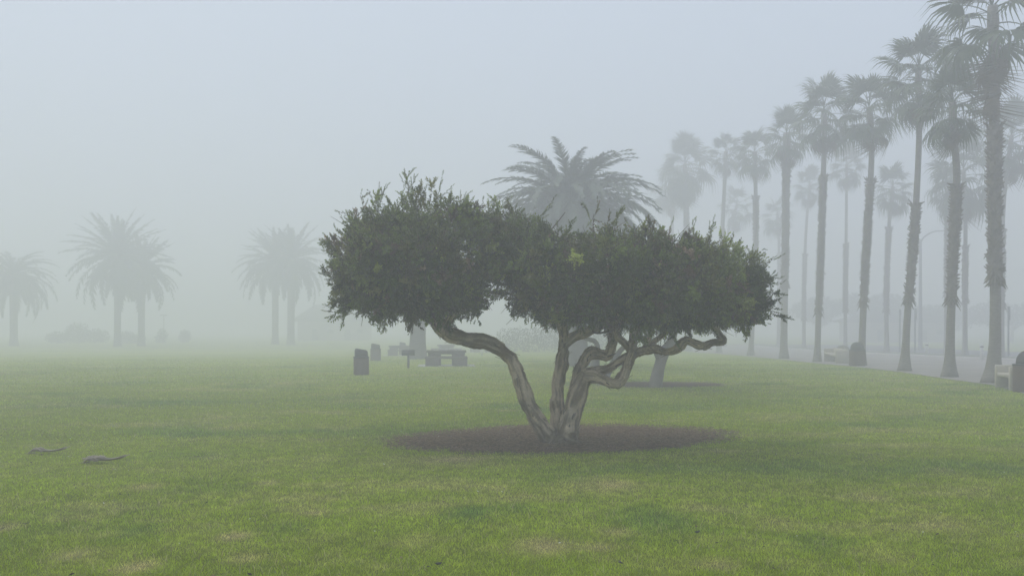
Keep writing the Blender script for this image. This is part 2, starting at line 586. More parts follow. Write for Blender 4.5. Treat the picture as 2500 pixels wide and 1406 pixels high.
# mulch chips lying on the beds
def chips(b, n):
    r = np.sqrt(rng.random(n)); t = rng.uniform(0, 2 * PI, n)
    x = b[0] + np.cos(t) * r * b[2] * 1.12; y = b[1] + np.sin(t) * r * b[3] * 1.12 + b[4] * (x - b[0])
    k = bed_f(x, y, b) < .86 + .26 * rng.random(n)
    x, y = x[k], y[k]; n = len(x)
    L = rng.uniform(.015, .055, n); Wd = rng.uniform(.004, .012, n); a = rng.uniform(0, 2 * PI, n)
    z = ground_z(x, y) + .018 + rng.random(n) * .022
    u = np.stack([np.cos(a), np.sin(a), rng.uniform(-.35, .35, n)], -1); v = np.stack([-np.sin(a), np.cos(a), rng.uniform(-.3, .3, n)], -1)
    c = np.stack([x, y, z], -1)
    V = np.stack([c - u * L[:, None], c + v * Wd[:, None], c + u * L[:, None], c - v * Wd[:, None], c + np.array([0, 0, .008])], 1)
    o = np.arange(n)[:, None] * 5
    F = np.concatenate([o + np.array([[0, 1, 4]]) * 1, o + np.array([[1, 2, 4]]), o + np.array([[2, 3, 4]]), o + np.array([[3, 0, 4]])])
    tone = rng.random(n)[:, None]
    col = np.array([.085, .058, .036]) * (1 - tone) + np.array([.26, .185, .115]) * tone
    pale = rng.random(n) < .03
    col = np.where(pale[:, None], np.array([.24, .20, .15]), col)
    return V.reshape(-1, 3), F, np.repeat(col, 5, 0)
cv, cf, cc = chips(bed, 15000)
tag(mobj("mulch_chips", build_mesh("mulch_chips", cv, [cf], M['chips'], cc)), "dark brown bark chips strewn under the spreading tree", "mulch", kind="stuff")

# ------------------------------------------------------------------ spreading multi-stemmed tree
def zp(zx, zy, w, Y=0.0):
    """stem point read off the photo: pixel centre, width in the reading's units, depth offset"""
    px = 1000 + .34 * zx; py = 750 + .34 * zy
    p = at(px, py, TY + Y)
    return [p[0], p[1], p[2], w * .34 / 2 / S * (TY + Y) / TY]

stems = [
    # left stem
    [zp(1075, 990, 120, .0), zp(1010, 945, 125, -.03), zp(930, 835, 112, -.08), zp(855, 700, 100, -.15), zp(805, 560, 98, -.2), zp(770, 450, 92, -.2), zp(705, 345, 98, -.16),
     zp(560, 258, 98, -.1), zp(400, 232, 92, -.05), zp(265, 178, 105, 0), zp(205, 110, 95, .05), zp(165, 20, 70, .1), zp(100, -110, 55, .15), zp(20, -220, 40, .2)],
    # fork of left stem inside the crown
    [zp(265, 178, 80, 0), zp(290, 90, 60, -.1), zp(380, 0, 50, -.2), zp(450, -120, 40, -.25)],
    # middle stem
    [zp(1090, 995, 100, .12), zp(1065, 860, 88, .14), zp(1058, 680, 92, .18), zp(1075, 480, 86, .22), zp(1108, 300, 84, .24), zp(1105, 215, 78, .24), zp(1090, 120, 66, .22), zp(1075, 20, 60, .2), zp(1050, -120, 45, .2)],
    [zp(1112, 285, 66, .24), zp(1160, 232, 66, .22), zp(1230, 192, 66, .18), zp(1320, 150, 62, .14), zp(1420, 90, 52, .1), zp(1520, 0, 44, .05)],
    # right stem up to its fork
    [zp(1120, 995, 160, -.02), zp(1135, 900, 150, -.03), zp(1165, 780, 132, -.05), zp(1195, 660, 128, -.06), zp(1232, 560, 118, -.08), zp(1275, 500, 104, -.1), zp(1340, 475, 88, -.1)],
    # arched limb going up, over and up again
    [zp(1195, 600, 90, .02), zp(1208, 500, 72, .1), zp(1240, 410, 74, .16), zp(1305, 335, 78, .2), zp(1380, 342, 66, .22), zp(1428, 345, 74, .2), zp(1455, 285, 70, .18), zp(1475, 200, 64, .15), zp(1500, 100, 56, .1), zp(1540, -20, 44, .1)],
    # low elbow limb
    [zp(1290, 500, 92, -.12), zp(1370, 508, 82, -.25), zp(1440, 548, 66, -.33), zp(1490, 548, 66, -.34), zp(1522, 500, 68, -.3), zp(1560, 425, 72, -.26), zp(1590, 350, 72, -.22), zp(1603, 270, 66, -.16), zp(1612, 190, 66, -.12), zp(1625, 100, 60, -.1), zp(1650, -40, 46, -.1)],
    # long limb reaching right
    [zp(1280, 495, 80, -.1), zp(1360, 460, 66, -.08), zp(1450, 430, 60, -.06), zp(1535, 378, 62, -.1), zp(1610, 338, 58, -.18), zp(1680, 312, 62, -.22), zp(1750, 300, 62, -.24), zp(1820, 318, 52, -.26), zp(1885, 318, 50, -.28), zp(1930, 275, 58, -.3), zp(1985, 245, 52, -.32),
     zp(2050, 265, 52, -.34), zp(2110, 272, 50, -.34), zp(2180, 258, 46, -.34), zp(2238, 250, 46, -.33), zp(2252, 232, 46, -.33), zp(2222, 185, 46, -.3), zp(2185, 135, 44, -.28), zp(2150, 60, 38, -.25), zp(2140, -60, 30, -.2)],
    [zp(1592, 330, 46, -.2), zp(1552, 265, 46, -.12), zp(1505, 215, 46, -.05), zp(1470, 160, 40, .05)],
    [zp(1680, 305, 50, -.2), zp(1705, 258, 40, -.2), zp(1722, 210, 28, -.2), zp(1745, 150, 24, -.18), zp(1790, 60, 20, -.15)],
    [zp(1700, 300, 50, -.22), zp(1740, 262, 34, -.1), zp(1800, 215, 26, .0), zp(1860, 170, 20, .1)],
    # surface root running right
    [zp(1150, 930, 80, -.05), zp(1200, 972, 46, -.12), zp(1260, 990, 30, -.16), zp(1330, 1002, 16, -.2)],
    [zp(1050, 940, 80, -.06), zp(1010, 992, 44, -.16), zp(985, 1010, 20, -.2)],
    # limbs running back and forward into the crown
    [zp(1075, 40, 56, .2), zp(1040, -60, 44, .5), zp(980, -160, 34, .8)],
    [zp(1625, 100, 50, -.1), zp(1700, 0, 40, .3), zp(1800, -90, 30, .6)],
]
mb = MB()
paths = []
for st in stems:
    q = spline(np.array(st), step=.035)
    q[:, :3] += .045 * (np.stack([fbm(q[:, :3] * 6 + k * 31, 2) for k in range(3)], -1) - .5)
    q[:, 3] *= (1 + .42 * (fbm(q[:, :3] * 5.5 + 77, 2) - .5)) * 1.0
    mb.tube(q[:, :3], q[:, 3], 14)
    paths.append(q)
tree = thing("spreading_tree", "wide low multi-stemmed tree with twisted pale trunks in the dark mulch bed", "tree", tuple(TREE))
tmp_me = mb.mesh("stem_tubes", None)
tmp = mobj("stem_tubes", tmp_me)
md = tmp.modifiers.new("r", 'REMESH'); md.mode = 'VOXEL'; md.voxel_size = .013
dg = bpy.context.evaluated_depsgraph_get()
ev = tmp.evaluated_get(dg)
em = ev.to_mesh()
nv = len(em.vertices)
TV = np.empty(nv * 3, dtype=np.float32); em.vertices.foreach_get("co", TV); TV = TV.reshape(-1, 3).astype(float)
TN = np.empty(nv * 3, dtype=np.float32); em.vertices.foreach_get("normal", TN); TN = TN.reshape(-1, 3).astype(float)
lt = np.empty(len(em.polygons), dtype=np.int32); em.polygons.foreach_get("loop_total", lt)
lv = np.empty(len(em.loops), dtype=np.int32); em.loops.foreach_get("vertex_index", lv)
quads = lv.reshape(-1, 4) if (lt == 4).all() else None
if quads is None:
    ls = np.concatenate([[0], np.cumsum(lt)[:-1]])
    quads4 = [lv[a:a + 4] for a, t in zip(ls, lt) if t == 4]; tris3 = [lv[a:a + 3] for a, t in zip(ls, lt) if t == 3]
    polys = [np.array(quads4), np.array(tris3)]
else:
    polys = [quads]
ev.to_mesh_clear()
bpy.data.objects.remove(tmp)
# bark relief that follows every stem's own direction
cl = np.concatenate([p[:, :3] for p in paths]); sl = np.concatenate([np.concatenate([[0], np.cumsum(np.linalg.norm(np.diff(p[:, :3], axis=0), axis=1))]) + 7 * i for i, p in enumerate(paths)])
fr = [frames(p[:, :3]) for p in paths]
FN = np.concatenate([f[1] for f in fr]); FB = np.concatenate([f[2] for f in fr])
kd = kdtree.KDTree(len(cl))
for i, c in enumerate(cl): kd.insert(c, i)
kd.balance()
idx = np.array([kd.find(v)[1] for v in TV])
dv = TV - cl[idx]
th = np.arctan2((dv * FB[idx]).sum(1), (dv * FN[idx]).sum(1)) + .5 * sl[idx] + 1.2 * (fbm(cl[idx] * 3, 2) - .5)
ss = sl[idx]
rp = np.stack([np.cos(th) * 2.2, np.sin(th) * 2.2, ss * 3.2], -1)
ridge = 1 - np.abs(2 * fbm(rp * np.array([1.6, 1.6, 1.1]) + 9, 3) - 1)
fine = fbm(rp * np.array([4, 4, 2.2]) + 31, 3)
strip_n = fbm(rp * np.array([1.1, 1.1, .8]) + 51, 3)
disp = .006 * (ridge - .7) + .016 * (fine - .5) + .012 * sstep(.5, .54, strip_n) + .040 * (fbm(TV * 6, 3) - .5) + .014 * (fbm(TV * 24, 2) - .5)
TV2 = TV + TN * disp[:, None]
tone = sstep(.36, .64, .55 * fbm(rp * np.array([1.8, 1.8, 1.5]) + 71, 3) + .45 * fbm(TV * 5 + 8, 3))[:, None]
bc = np.array([.22, .172, .115]) * (1 - tone) + np.array([.60, .50, .37]) * tone
gr = sstep(.5, .7, fbm(TV * 2.2 + 13, 3))[:, None]
bc = bc * (1 - .35 * gr) + np.array([.20, .205, .17]) * .35 * gr
bc *= (.75 + .5 * fine)[:, None]
soil = (1 - sstep(.02, .34, TV[:, 2] + .25 * (fbm(TV * 6 + 5, 3) - .5)))[:, None]      # earth splashed up the foot of the stems
bc = bc * (1 - .7 * soil) + np.array([.062, .050, .040]) * .7 * soil
trunk = mobj("trunk", build_mesh("trunk", TV2 - TREE, polys, M['bark'], bc, True), tree)
# loose bark strips curling off the stems
lb = MB(); lcols = []
main = [0, 2, 4, 5, 6, 7]
for _ in range(230):
    p = paths[random.choice(main)]
    i = random.randrange(4, max(5, len(p) - 14)); T_, N_, B_ = frames(p[max(0, i - 1):i + 3, :3])
    t, n_, b_ = T_[1], N_[1], B_[1]
    a = random.uniform(0, 2 * PI)
    o_ = math.cos(a) * n_ + math.sin(a) * b_
    side = np.cross(t, o_)
    L = random.uniform(.04, .16); w = random.uniform(.006, .016); up = random.choice((-1, 1))
    c0 = p[i, :3] + o_ * p[i, 3] * .98
    pts = [c0 + t * up * L * k + o_ * (.010 * 0 + .038 * k ** 2 * random.uniform(.4, 1.2)) for k in (0, .5, 1)]
    V_ = []
    for k, c in enumerate(pts):
        ww = w * (1, .9, .35)[k]
        V_ += [c - side * ww, c + side * ww, c + o_ * .005]
    lb.add(np.array(V_) - TREE, [[[0, 1, 4, 3], [3, 4, 7, 6], [1, 2, 5, 4], [2, 0, 3, 5], [4, 5, 8, 7], [5, 3, 6, 8]]])
    tn = random.random()
    lcols += [np.array([.15, .125, .095]) * (1 - tn) + np.array([.28, .24, .19]) * tn] * 9
tag(mobj("loose_bark", lb.mesh("loose_bark", M['bark'], col=np.array(lcols)), tree), kind="stuff")

# foliage ---------------------------------------------------------
def sprig_shape(nl, length, leaf, width, seed, thick=.004):
    r = np.random.default_rng(seed)
    V, Q = [], []
    bend = r.uniform(-.25, .25, 2)
    def axisp(t): return np.array([bend[0] * t * t * length, bend[1] * t * t * length, t * length])
    # stem: three flat sides
    for k, t in enumerate((0, .5, 1)):
        c = axisp(t)
        for j in range(3):
            a = j * 2 * PI / 3
            V.append(c + thick * (1 - .6 * t) * np.array([math.cos(a), math.sin(a), 0]))
    for k in range(2):
        for j in range(3):
            Q.append([k * 3 + j, k * 3 + (j + 1) % 3, k * 3 + 3 + (j + 1) % 3, k * 3 + 3 + j])
    ns = len(V)
    for i in range(nl):
        t = .12 + .88 * (i + r.random() * .5) / nl
        a = i * 2.4 + r.uniform(-.4, .4)
        c = axisp(min(t, 1))
        el = r.uniform(.35, 1.05) if i < nl - 2 else r.uniform(1.1, 1.4)
        d = np.array([math.cos(a) * math.cos(el), math.sin(a) * math.cos(el), math.sin(el)])
        s = np.cross(d, [0, 0, 1]); s /= np.linalg.norm(s) + 1e-9
        L = leaf * r.uniform(.7, 1.25)
        nrm = np.cross(s, d)
        b = len(V)
        V += [c, c + d * L * .55 - s * width * .5 + nrm * .002, c + d * L, c + d * L * .55 + s * width * .5 + nrm * .002]
        Q.append([b, b + 1, b + 2, b + 3])
    return np.array(V), np.array(Q), ns

SPR = [sprig_shape(15, .13, .040, .021, 1), sprig_shape(13, .10, .040, .021, 2), sprig_shape(17, .16, .038, .020, 3), sprig_shape(12, .08, .044, .022, 4), sprig_shape(14, .12, .038, .021, 5)]
BARE = [sprig_shape(3, .22, .02, .008, 11, .003), sprig_shape(2, .28, .016, .007, 12, .003)]


def place_sprigs(shapes, pos, dirs, scale, col, which):
    Vs, Ps, Cs, off = [], [], [], 0
    dirs = dirs / (np.linalg.norm(dirs, axis=1, keepdims=True) + 1e-9)
    for k, (sv, sq, ns) in enumerate(shapes):
        m = which == k
        n = int(m.sum())
        if not n: continue
        d = dirs[m]
        ref = np.where(np.abs(d[:, 2:3]) < .9, np.array([[0, 0, 1.]]), np.array([[1., 0, 0]]))
        u = np.cross(d, ref); u /= np.linalg.norm(u, axis=1, keepdims=True)
        v = np.cross(d, u)
        a = rng.uniform(0, 2 * PI, n)[:, None]
        u2 = u * np.cos(a) + v * np.sin(a); v2 = np.cross(d, u2)
        R = np.stack([u2, v2, d], -1) * scale[m][:, None, None]
        W = np.einsum('nij,kj->nki', R, sv) + pos[m][:, None]
        Vs.append(W.reshape(-1, 3))
        Ps.append((sq[None] + (np.arange(n) * len(sv))[:, None, None]).reshape(-1, 4) + off)
        c = np.repeat(col[m][:, None], len(sv), 1)
        tipk = np.clip(sv[:, 2] / max(sv[:, 2].max(), 1e-6), 0, 1) ** 2          # young leaves at the shoot's end are paler
        c = c * (1 + .45 * tipk)[None, :, None]
        c[:, :ns] = np.array([.085, .068, .05])
        jit = 1 + .5 * (rng.random((n, len(sv), 1)) - .5)
        Cs.append((c * jit).reshape(-1, 3))
        off += n * len(sv)
    return np.concatenate(Vs), np.concatenate(Ps), np.concatenate(Cs)


def blob(px, py, Y, rx, rz, ry):
    c = at(px, py, TY + Y)
    k = (TY + Y) / TY / S
    return (*c, rx * k, ry, rz * k)

blobs = np.array([blob(935, 655, -.1, 128, 128, 1.25), blob(1045, 630, -.25, 150, 150, 1.35), blob(885, 700, .1, 84, 92, .95), blob(900, 740, 0, 88, 60, .9), blob(1100, 690, -.2, 115, 95, 1.15),
                  blob(1085, 560, .25, 130, 78, 1.2), blob(940, 570, .1, 95, 75, 1.0), blob(1230, 565, .75, 118, 76, 1.0), blob(1180, 640, .7, 100, 95, 1.0),
                  blob(1335, 690, -.1, 128, 118, 1.25), blob(1310, 600, .3, 105, 70, 1.1), blob(1460, 660, -.3, 165, 135, 1.45), blob(1500, 595, .3, 140, 82, 1.25),
                  blob(1610, 690, -.25, 165, 128, 1.4), blob(1640, 615, .3, 110, 72, 1.1), blob(1740, 712, -.1, 118, 104, 1.2), blob(1800, 720, .1, 78, 78, .95), blob(1480, 750, .1, 160, 76, 1.3),
                  blob(1640, 755, .0, 150, 72, 1.2), blob(1790, 755, 0, 80, 58, .9), blob(1000, 735, 0, 120, 60, 1.1)])


def crown_points(bl, n, fac_lo=.62, noise_amp=.22, zfun=None, seed=0, inner=.10):
    r = np.random.default_rng(seed)
    area = (bl[:, 3] * bl[:, 5] + bl[:, 3] * bl[:, 4] + bl[:, 4] * bl[:, 5])
    k = r.choice(len(bl), int(n * 4.5), p=area / area.sum())
    u = r.normal(size=(len(k), 3)); u /= np.linalg.norm(u, axis=1, keepdims=True)
    q = 1 - (1 - fac_lo) * r.random(len(k)) ** 1.8
    deep = r.random(len(k)) < inner
    q = np.where(deep, r.uniform(.3, .8, len(k)), q)
    c = bl[k, :3]; R = bl[k, 3:6]
    lump = 1 + noise_amp * (fbm((c + u * R) * 2.1 + 5, 3) - .5) * 2 + .1 * (fbm((c + u * R) * 6 + 15, 2) - .5) * 2
    p = c + u * R * (q * lump)[:, None]
    f = np.full(len(p), 9.0)
    for i in range(len(bl)):
        fi = np.linalg.norm((p - bl[i, :3]) / bl[i, 3:6], axis=1)
        f = np.where(k == i, f, np.minimum(f, fi))
    keep = (f > .80) | deep
    if zfun is not None: keep &= zfun(p)
    nrm = u / R; nrm /= np.linalg.norm(nrm, axis=1, keepdims=True)
    p, nrm, deep = p[keep], nrm[keep], deep[keep]
    return p[:n], nrm[:n], deep[:n]


def pxof(p): return CX + FPX * p[:, 0] / p[:, 1], HY - FPX * (p[:, 2] - CAM_H) / p[:, 1]

def main_clip(p):
    px = CX + FPX * p[:, 0] / TY; py = HY - FPX * (p[:, 2] - CAM_H) / TY
    bot = np.interp(px, [780, 850, 900, 1000, 1100, 1180, 1215, 1250, 1330, 1450, 1560, 1700, 1800, 1850, 1900], [700, 758, 778, 782, 785, 778, 742, 776, 792, 806, 812, 808, 806, 780, 720])
    top = np.interp(px, [790, 805, 825, 850, 880, 920, 980, 1050, 1100, 1145, 1180, 1220, 1265, 1300, 1345, 1400, 1450, 1500, 1545, 1600, 1650, 1695, 1725, 1760, 1795, 1825, 1855, 1875, 1890],
                    [700, 640, 600, 570, 530, 512, 506, 484, 488, 502, 514, 500, 502, 530, 560, 562, 542, 548, 562, 578, 566, 574, 604, 610, 626, 652, 672, 700, 740])
    hole = ((px - 1214) / 46) ** 2 + ((py - 745) / 82) ** 2 + 1.2 * (fbm(p * 6 + 2, 2) - .5)
    hole2 = ((px - 1140) / 48) ** 2 + ((py - 600) / 44) ** 2 + 1.2 * (fbm(p * 6 + 9, 2) - .5)
    rr = rng.random(len(p))
    okh = ~((hole < 1) & (rr < .93)) & ~((hole2 < 1) & (rr < .7))
    jig = 70 * (fbm(p * 3.2 + 3, 3) - .5)
    return (py < bot - 24 + 26 * (fbm(p * 3.5 + 3, 3) - .5) + 10 * rng.random(len(p)) ** 3) & (py > top + 36 + jig) & (px > 840 + .7 * jig) & (px < 1838 - .7 * jig) & okh


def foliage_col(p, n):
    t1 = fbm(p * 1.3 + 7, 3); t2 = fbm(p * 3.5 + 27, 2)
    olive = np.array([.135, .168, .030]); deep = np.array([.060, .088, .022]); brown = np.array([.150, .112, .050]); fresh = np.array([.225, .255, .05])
    a = (.5 * sstep(.40, .60, t1) + .5 * sstep(2.0, 3.3, p[:, 2]))[:, None] if len(p) else 0; b = sstep(.52, .66, t2)[:, None]  # random patches, plus light from above painted in: lower leaves darker, upper lighter
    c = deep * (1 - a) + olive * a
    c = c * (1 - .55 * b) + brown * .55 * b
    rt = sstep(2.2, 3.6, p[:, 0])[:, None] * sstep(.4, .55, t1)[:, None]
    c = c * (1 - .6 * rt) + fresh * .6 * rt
    r = rng.random(len(p))
    c = np.where((r < .05)[:, None], fresh, c)
    c = np.where((r > .955)[:, None], np.array([.17, .12, .075]), c)
    return c * rng.uniform(.55, 1.5, (len(p), 1))

# fill: sprigs through the body of the crown
p0, n0, _ = crown_points(blobs, 11000, fac_lo=.5, noise_amp=.18, zfun=main_clip, seed=3, inner=.22)
d0 = n0 * .7 + np.array([0, 0, .25]) + rng.normal(size=p0.shape) * .7
# tufts: branchlets carrying a bunch of sprigs, standing proud by different amounts
p, nrm, deep = crown_points(blobs, 1500, fac_lo=.86, noise_amp=.20, zfun=main_clip, seed=4, inner=0)
td = nrm * .85 + np.array([0, 0, .38]) + rng.normal(size=p.shape) * .38
lowm = nrm[:, 2] < -.3
td[lowm] = nrm[lowm] * .6 + rng.normal(size=(int(lowm.sum()), 3)) * .55
td /= np.linalg.norm(td, axis=1, keepdims=True)
prou = rng.uniform(-.16, .08, len(p)) + .10 * (rng.random(len(p)) < .22); tl = rng.uniform(.12, .36, len(p))
NS = 13
tt_ = rng.random((len(p), NS))
pt = p[:, None] + td[:, None] * (prou[:, None] - .08 + tt_ * tl[:, None])[..., None] + rng.normal(size=(len(p), NS, 3)) * (.05 * (1.15 - tt_))[..., None]
dt = td[:, None] + rng.normal(size=(len(p), NS, 3)) * .42
pt = pt.reshape(-1, 3); dt = dt.reshape(-1, 3)
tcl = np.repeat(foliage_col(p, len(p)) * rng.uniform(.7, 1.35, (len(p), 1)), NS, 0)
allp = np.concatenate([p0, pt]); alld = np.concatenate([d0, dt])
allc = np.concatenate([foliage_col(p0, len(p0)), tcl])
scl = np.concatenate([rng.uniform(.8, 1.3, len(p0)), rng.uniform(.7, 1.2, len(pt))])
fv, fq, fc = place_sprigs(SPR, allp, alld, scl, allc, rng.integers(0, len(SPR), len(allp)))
# shoots that stand clear of the outline: chains of sprigs
sp, sdv, ssc = [], [], []
def shoot(base, dirv, L, fork=2, lev=0):
    n = max(3, int(L / .045))
    dirv = np.array(dirv, float); dirv /= np.linalg.norm(dirv)
    c = np.array(base, float)
    cur = rng.normal(size=3) * .06
    for i in range(n):
        dirv = dirv + cur / n * 2 + rng.normal(size=3) * .05; dirv /= np.linalg.norm(dirv)
        sp.append(c.copy()); sdv.append(dirv + rng.normal(size=3) * .18); ssc.append(rng.uniform(.42, .66) * (1.0 - .15 * i / n))
        c = c + dirv * L / n
        if lev == 0 and fork and i in (n // 3, n // 2, 2 * n // 3) and rng.random() < .75:
            side = dirv + rng.normal(size=3) * .55 + np.array([0, 0, .15])
            shoot(c, side, L * rng.uniform(.3, .55), 0, 1)
named = [((1000, 500), (1003, 452), .1), ((1003, 458), (986, 424), .1), ((1003, 458), (1022, 436), .0), ((990, 432), (997, 408), .0), ((885, 500), (880, 462), 0), ((925, 500), (928, 448), 0), ((935, 480), (950, 458), 0),
         ((1075, 490), (1098, 450), .2), ((1125, 500), (1130, 470), .3), ((1180, 520), (1182, 478), .4), ((1225, 510), (1258, 478), .5), ((1300, 530), (1345, 508), .4), ((1440, 520), (1435, 492), .2), ((1450, 520), (1470, 495), .2),
         ((1555, 560), (1548, 515), .2), ((1625, 570), (1628, 535), .1), ((1680, 570), (1695, 532), .1), ((1722, 590), (1733, 545), 0), ((1728, 572), (1731, 540), 0), ((1765, 600), (1795, 573), 0), ((1775, 600), (1773, 570), 0),
         ((1800, 640), (1862, 608), 0), ((1820, 640), (1862, 642), -.1), ((1830, 670), (1893, 640), 0), ((1850, 690), (1898, 670), 0), ((1850, 700), (1894, 690), 0), ((1830, 650), (1825, 615), .1),
         ((850, 560), (815, 520), 0), ((860, 540), (845, 508), 0), ((840, 570), (825, 566), .1), ((830, 610), (800, 580), 0), ((825, 660), (790, 638), 0), ((830, 720), (798, 700), .1), ((860, 760), (806, 770), 0), ((870, 750), (812, 745), .1),
         ((1850, 760), (1880, 745), 0), ((1840, 780), (1870, 770), 0), ((960, 540), (948, 490), -.1)]
for a, b, Y in named:
    A = at(*a, TY + Y); B = at(*b, TY + Y)
    shoot(A - (B - A) * 1.0 - np.array([0, 0, .08]), B - A + np.array([0, rng.uniform(-.03, .03), .04]), np.linalg.norm(B - A) * 2.05 + .08, 1)
tp = nrm[:, 2] > .45
cand = np.where(tp & ~deep)[0]
for i in rng.choice(cand, min(260, len(cand)), replace=False):
    shoot(p[i], nrm[i] * .6 + np.array([0, 0, .9]) + rng.normal(size=3) * .35, rng.uniform(.10, .26), 1)
cand = np.where((np.abs(nrm[:, 0]) > .55) & ~deep)[0]
for i in rng.choice(cand, min(200, len(cand)), replace=False):
    shoot(p[i], nrm[i] + np.array([0, 0, .35]) + rng.normal(size=3) * .4, rng.uniform(.10, .24), 1)
sp = np.array(sp); sdv = np.array(sdv); ssc = np.array(ssc)
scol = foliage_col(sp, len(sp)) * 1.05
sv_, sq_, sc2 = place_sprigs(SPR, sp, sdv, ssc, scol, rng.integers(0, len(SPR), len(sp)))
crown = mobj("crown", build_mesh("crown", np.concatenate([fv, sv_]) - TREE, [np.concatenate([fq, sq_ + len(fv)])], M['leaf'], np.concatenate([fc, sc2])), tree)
# bare grey-brown twigs showing through the foliage and hanging under it
p2, n2, _ = crown_points(blobs, 1500, zfun=main_clip, seed=8, inner=.0)
d2 = n2 * .2 + rng.normal(size=p2.shape) * .8
tw = MB(); tcol = []
for i in range(len(p2)):
    L = rng.uniform(.12, .42); dd = d2[i] / np.linalg.norm(d2[i]); cv_ = rng.normal(size=3) * .25
    pts = np.array([p2[i] + dd * L * t + cv_ * L * t * t for t in (-.3, .1, .5, .9)])
    tw.tube(pts - TREE, np.array([.0045, .004, .003, .0015]) * rng.uniform(.7, 1.4), 4, False)
    tcol += [np.array([.13, .105, .08]) * rng.uniform(.6, 1.5)] * 16
low = np.where(n2[:, 2] < -.3)[0]
mobj("twigs", tw.mesh("twigs", M['bark'], col=np.array(tcol)), tree)
# boughs inside the crown so that it hangs on wood
bw = MB(); bcl = []
ends = [paths[k][-1, :3] for k in (0, 1, 2, 3, 5, 6, 7, 8, 9, 10, 13, 14)]
for i in range(90):
    b = blobs[i % len(blobs)]
    tgt = b[:3] + rng.normal(size=3) * b[3:6] * .38
    e = min(ends, key=lambda q: np.linalg.norm(q - tgt))
    mid = (e + tgt) / 2 + rng.normal(size=3) * .1 - np.array([0, 0, .05])
    q = spline(np.array([e, mid, tgt]), n=5)
    bw.tube(q - TREE, np.linspace(.022, .006, len(q)), 5)
    bcl += [np.array([.12, .1, .075])] * (5 * len(q))
mobj("branches", bw.mesh("branches", M['bark'], col=np.array(bcl)), tree)


# ------------------------------------------------------------------ the two farther trees of the same kind
def far_tree(base_px, stem_px, label, crown_blobs, n=3800):
    g = ground_at(*base_px)
    Y = g[1]
    k = Y / FPX
    t = thing("spreading_tree", label, "tree", tuple(g))
    mb = MB(); cols = []
    for st in stem_px:
        pts = [[*at(a, b, Y + dy), w * k / 2] for a, b, w, dy in st]
        q = spline(np.array(pts), step=.12)
        q[:, 3] *= 1 + .25 * (fbm(q[:, :3] * 5, 2) - .5)
        mb.tube(q[:, :3] - g, q[:, 3], 12)
    V = np.concatenate(mb.V)
    cols = np.array([.24, .215, .18]) * (.6 + .8 * fbm(V * np.array([9, 9, 2.5]), 3))[:, None]
    mobj("trunk", mb.mesh("trunk", M['bark'], True, cols), t)
    bl = np.array([(*at(a, b, Y + dy), rx * k, ry, rz * k) for a, b, dy, rx, rz, ry in crown_blobs])
    p, nrm, dp = crown_points(bl, n, seed=21, zfun=None)
    d = nrm + np.array([0, 0, .3]) + rng.normal(size=p.shape) * .45
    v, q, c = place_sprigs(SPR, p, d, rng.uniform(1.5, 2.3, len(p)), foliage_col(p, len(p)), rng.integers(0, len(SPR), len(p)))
    mobj("crown", build_mesh("crown", v - g, [q], M['leaf'], c), t)
    return t

far_tree((1600, 946), [[(1599, 952, 34, 0), (1603, 925, 30, 0), (1611, 890, 28, 0), (1620, 862, 30, .05), (1634, 842, 22, .1), (1644, 815, 20, .1), (1650, 780, 18, .1), (1640, 740, 12, .1)],
                       [(1612, 880, 20, 0), (1601, 855, 16, -.05), (1590, 838, 14, -.1), (1600, 828, 11, -.1), (1622, 815, 10, -.1), (1640, 790, 8, 0)],
                       [(1601, 855, 12, -.05), (1575, 835, 12, 0), (1550, 800, 10, 0)]],
         "leaning pale trunk tree fading in fog behind the right side of the big spreading tree",
         [(1570, 735, 0, 120, 70, 1.5), (1680, 730, .2, 110, 66, 1.4), (1620, 690, 0, 120, 60, 1.4)])
far_tree((1478, 935), [[(1478, 940, 30, 0), (1470, 915, 28, 0), (1452, 895, 24, 0), (1458, 868, 17, 0), (1459, 845, 12, 0), (1450, 832, 12, 0), (1425, 824, 11, 0), (1400, 800, 10, 0)],
                       [(1476, 920, 24, .1), (1492, 895, 16, .1), (1506, 868, 14, .1), (1522, 848, 12, .1), (1548, 832, 11, .1), (1560, 790, 9, .1)]],
         "faint crooked pale tree seen between the stems of the big spreading tree",
         [(1400, 735, .3, 95, 60, 1.3), (1500, 725, .3, 100, 64, 1.4)], 2600)

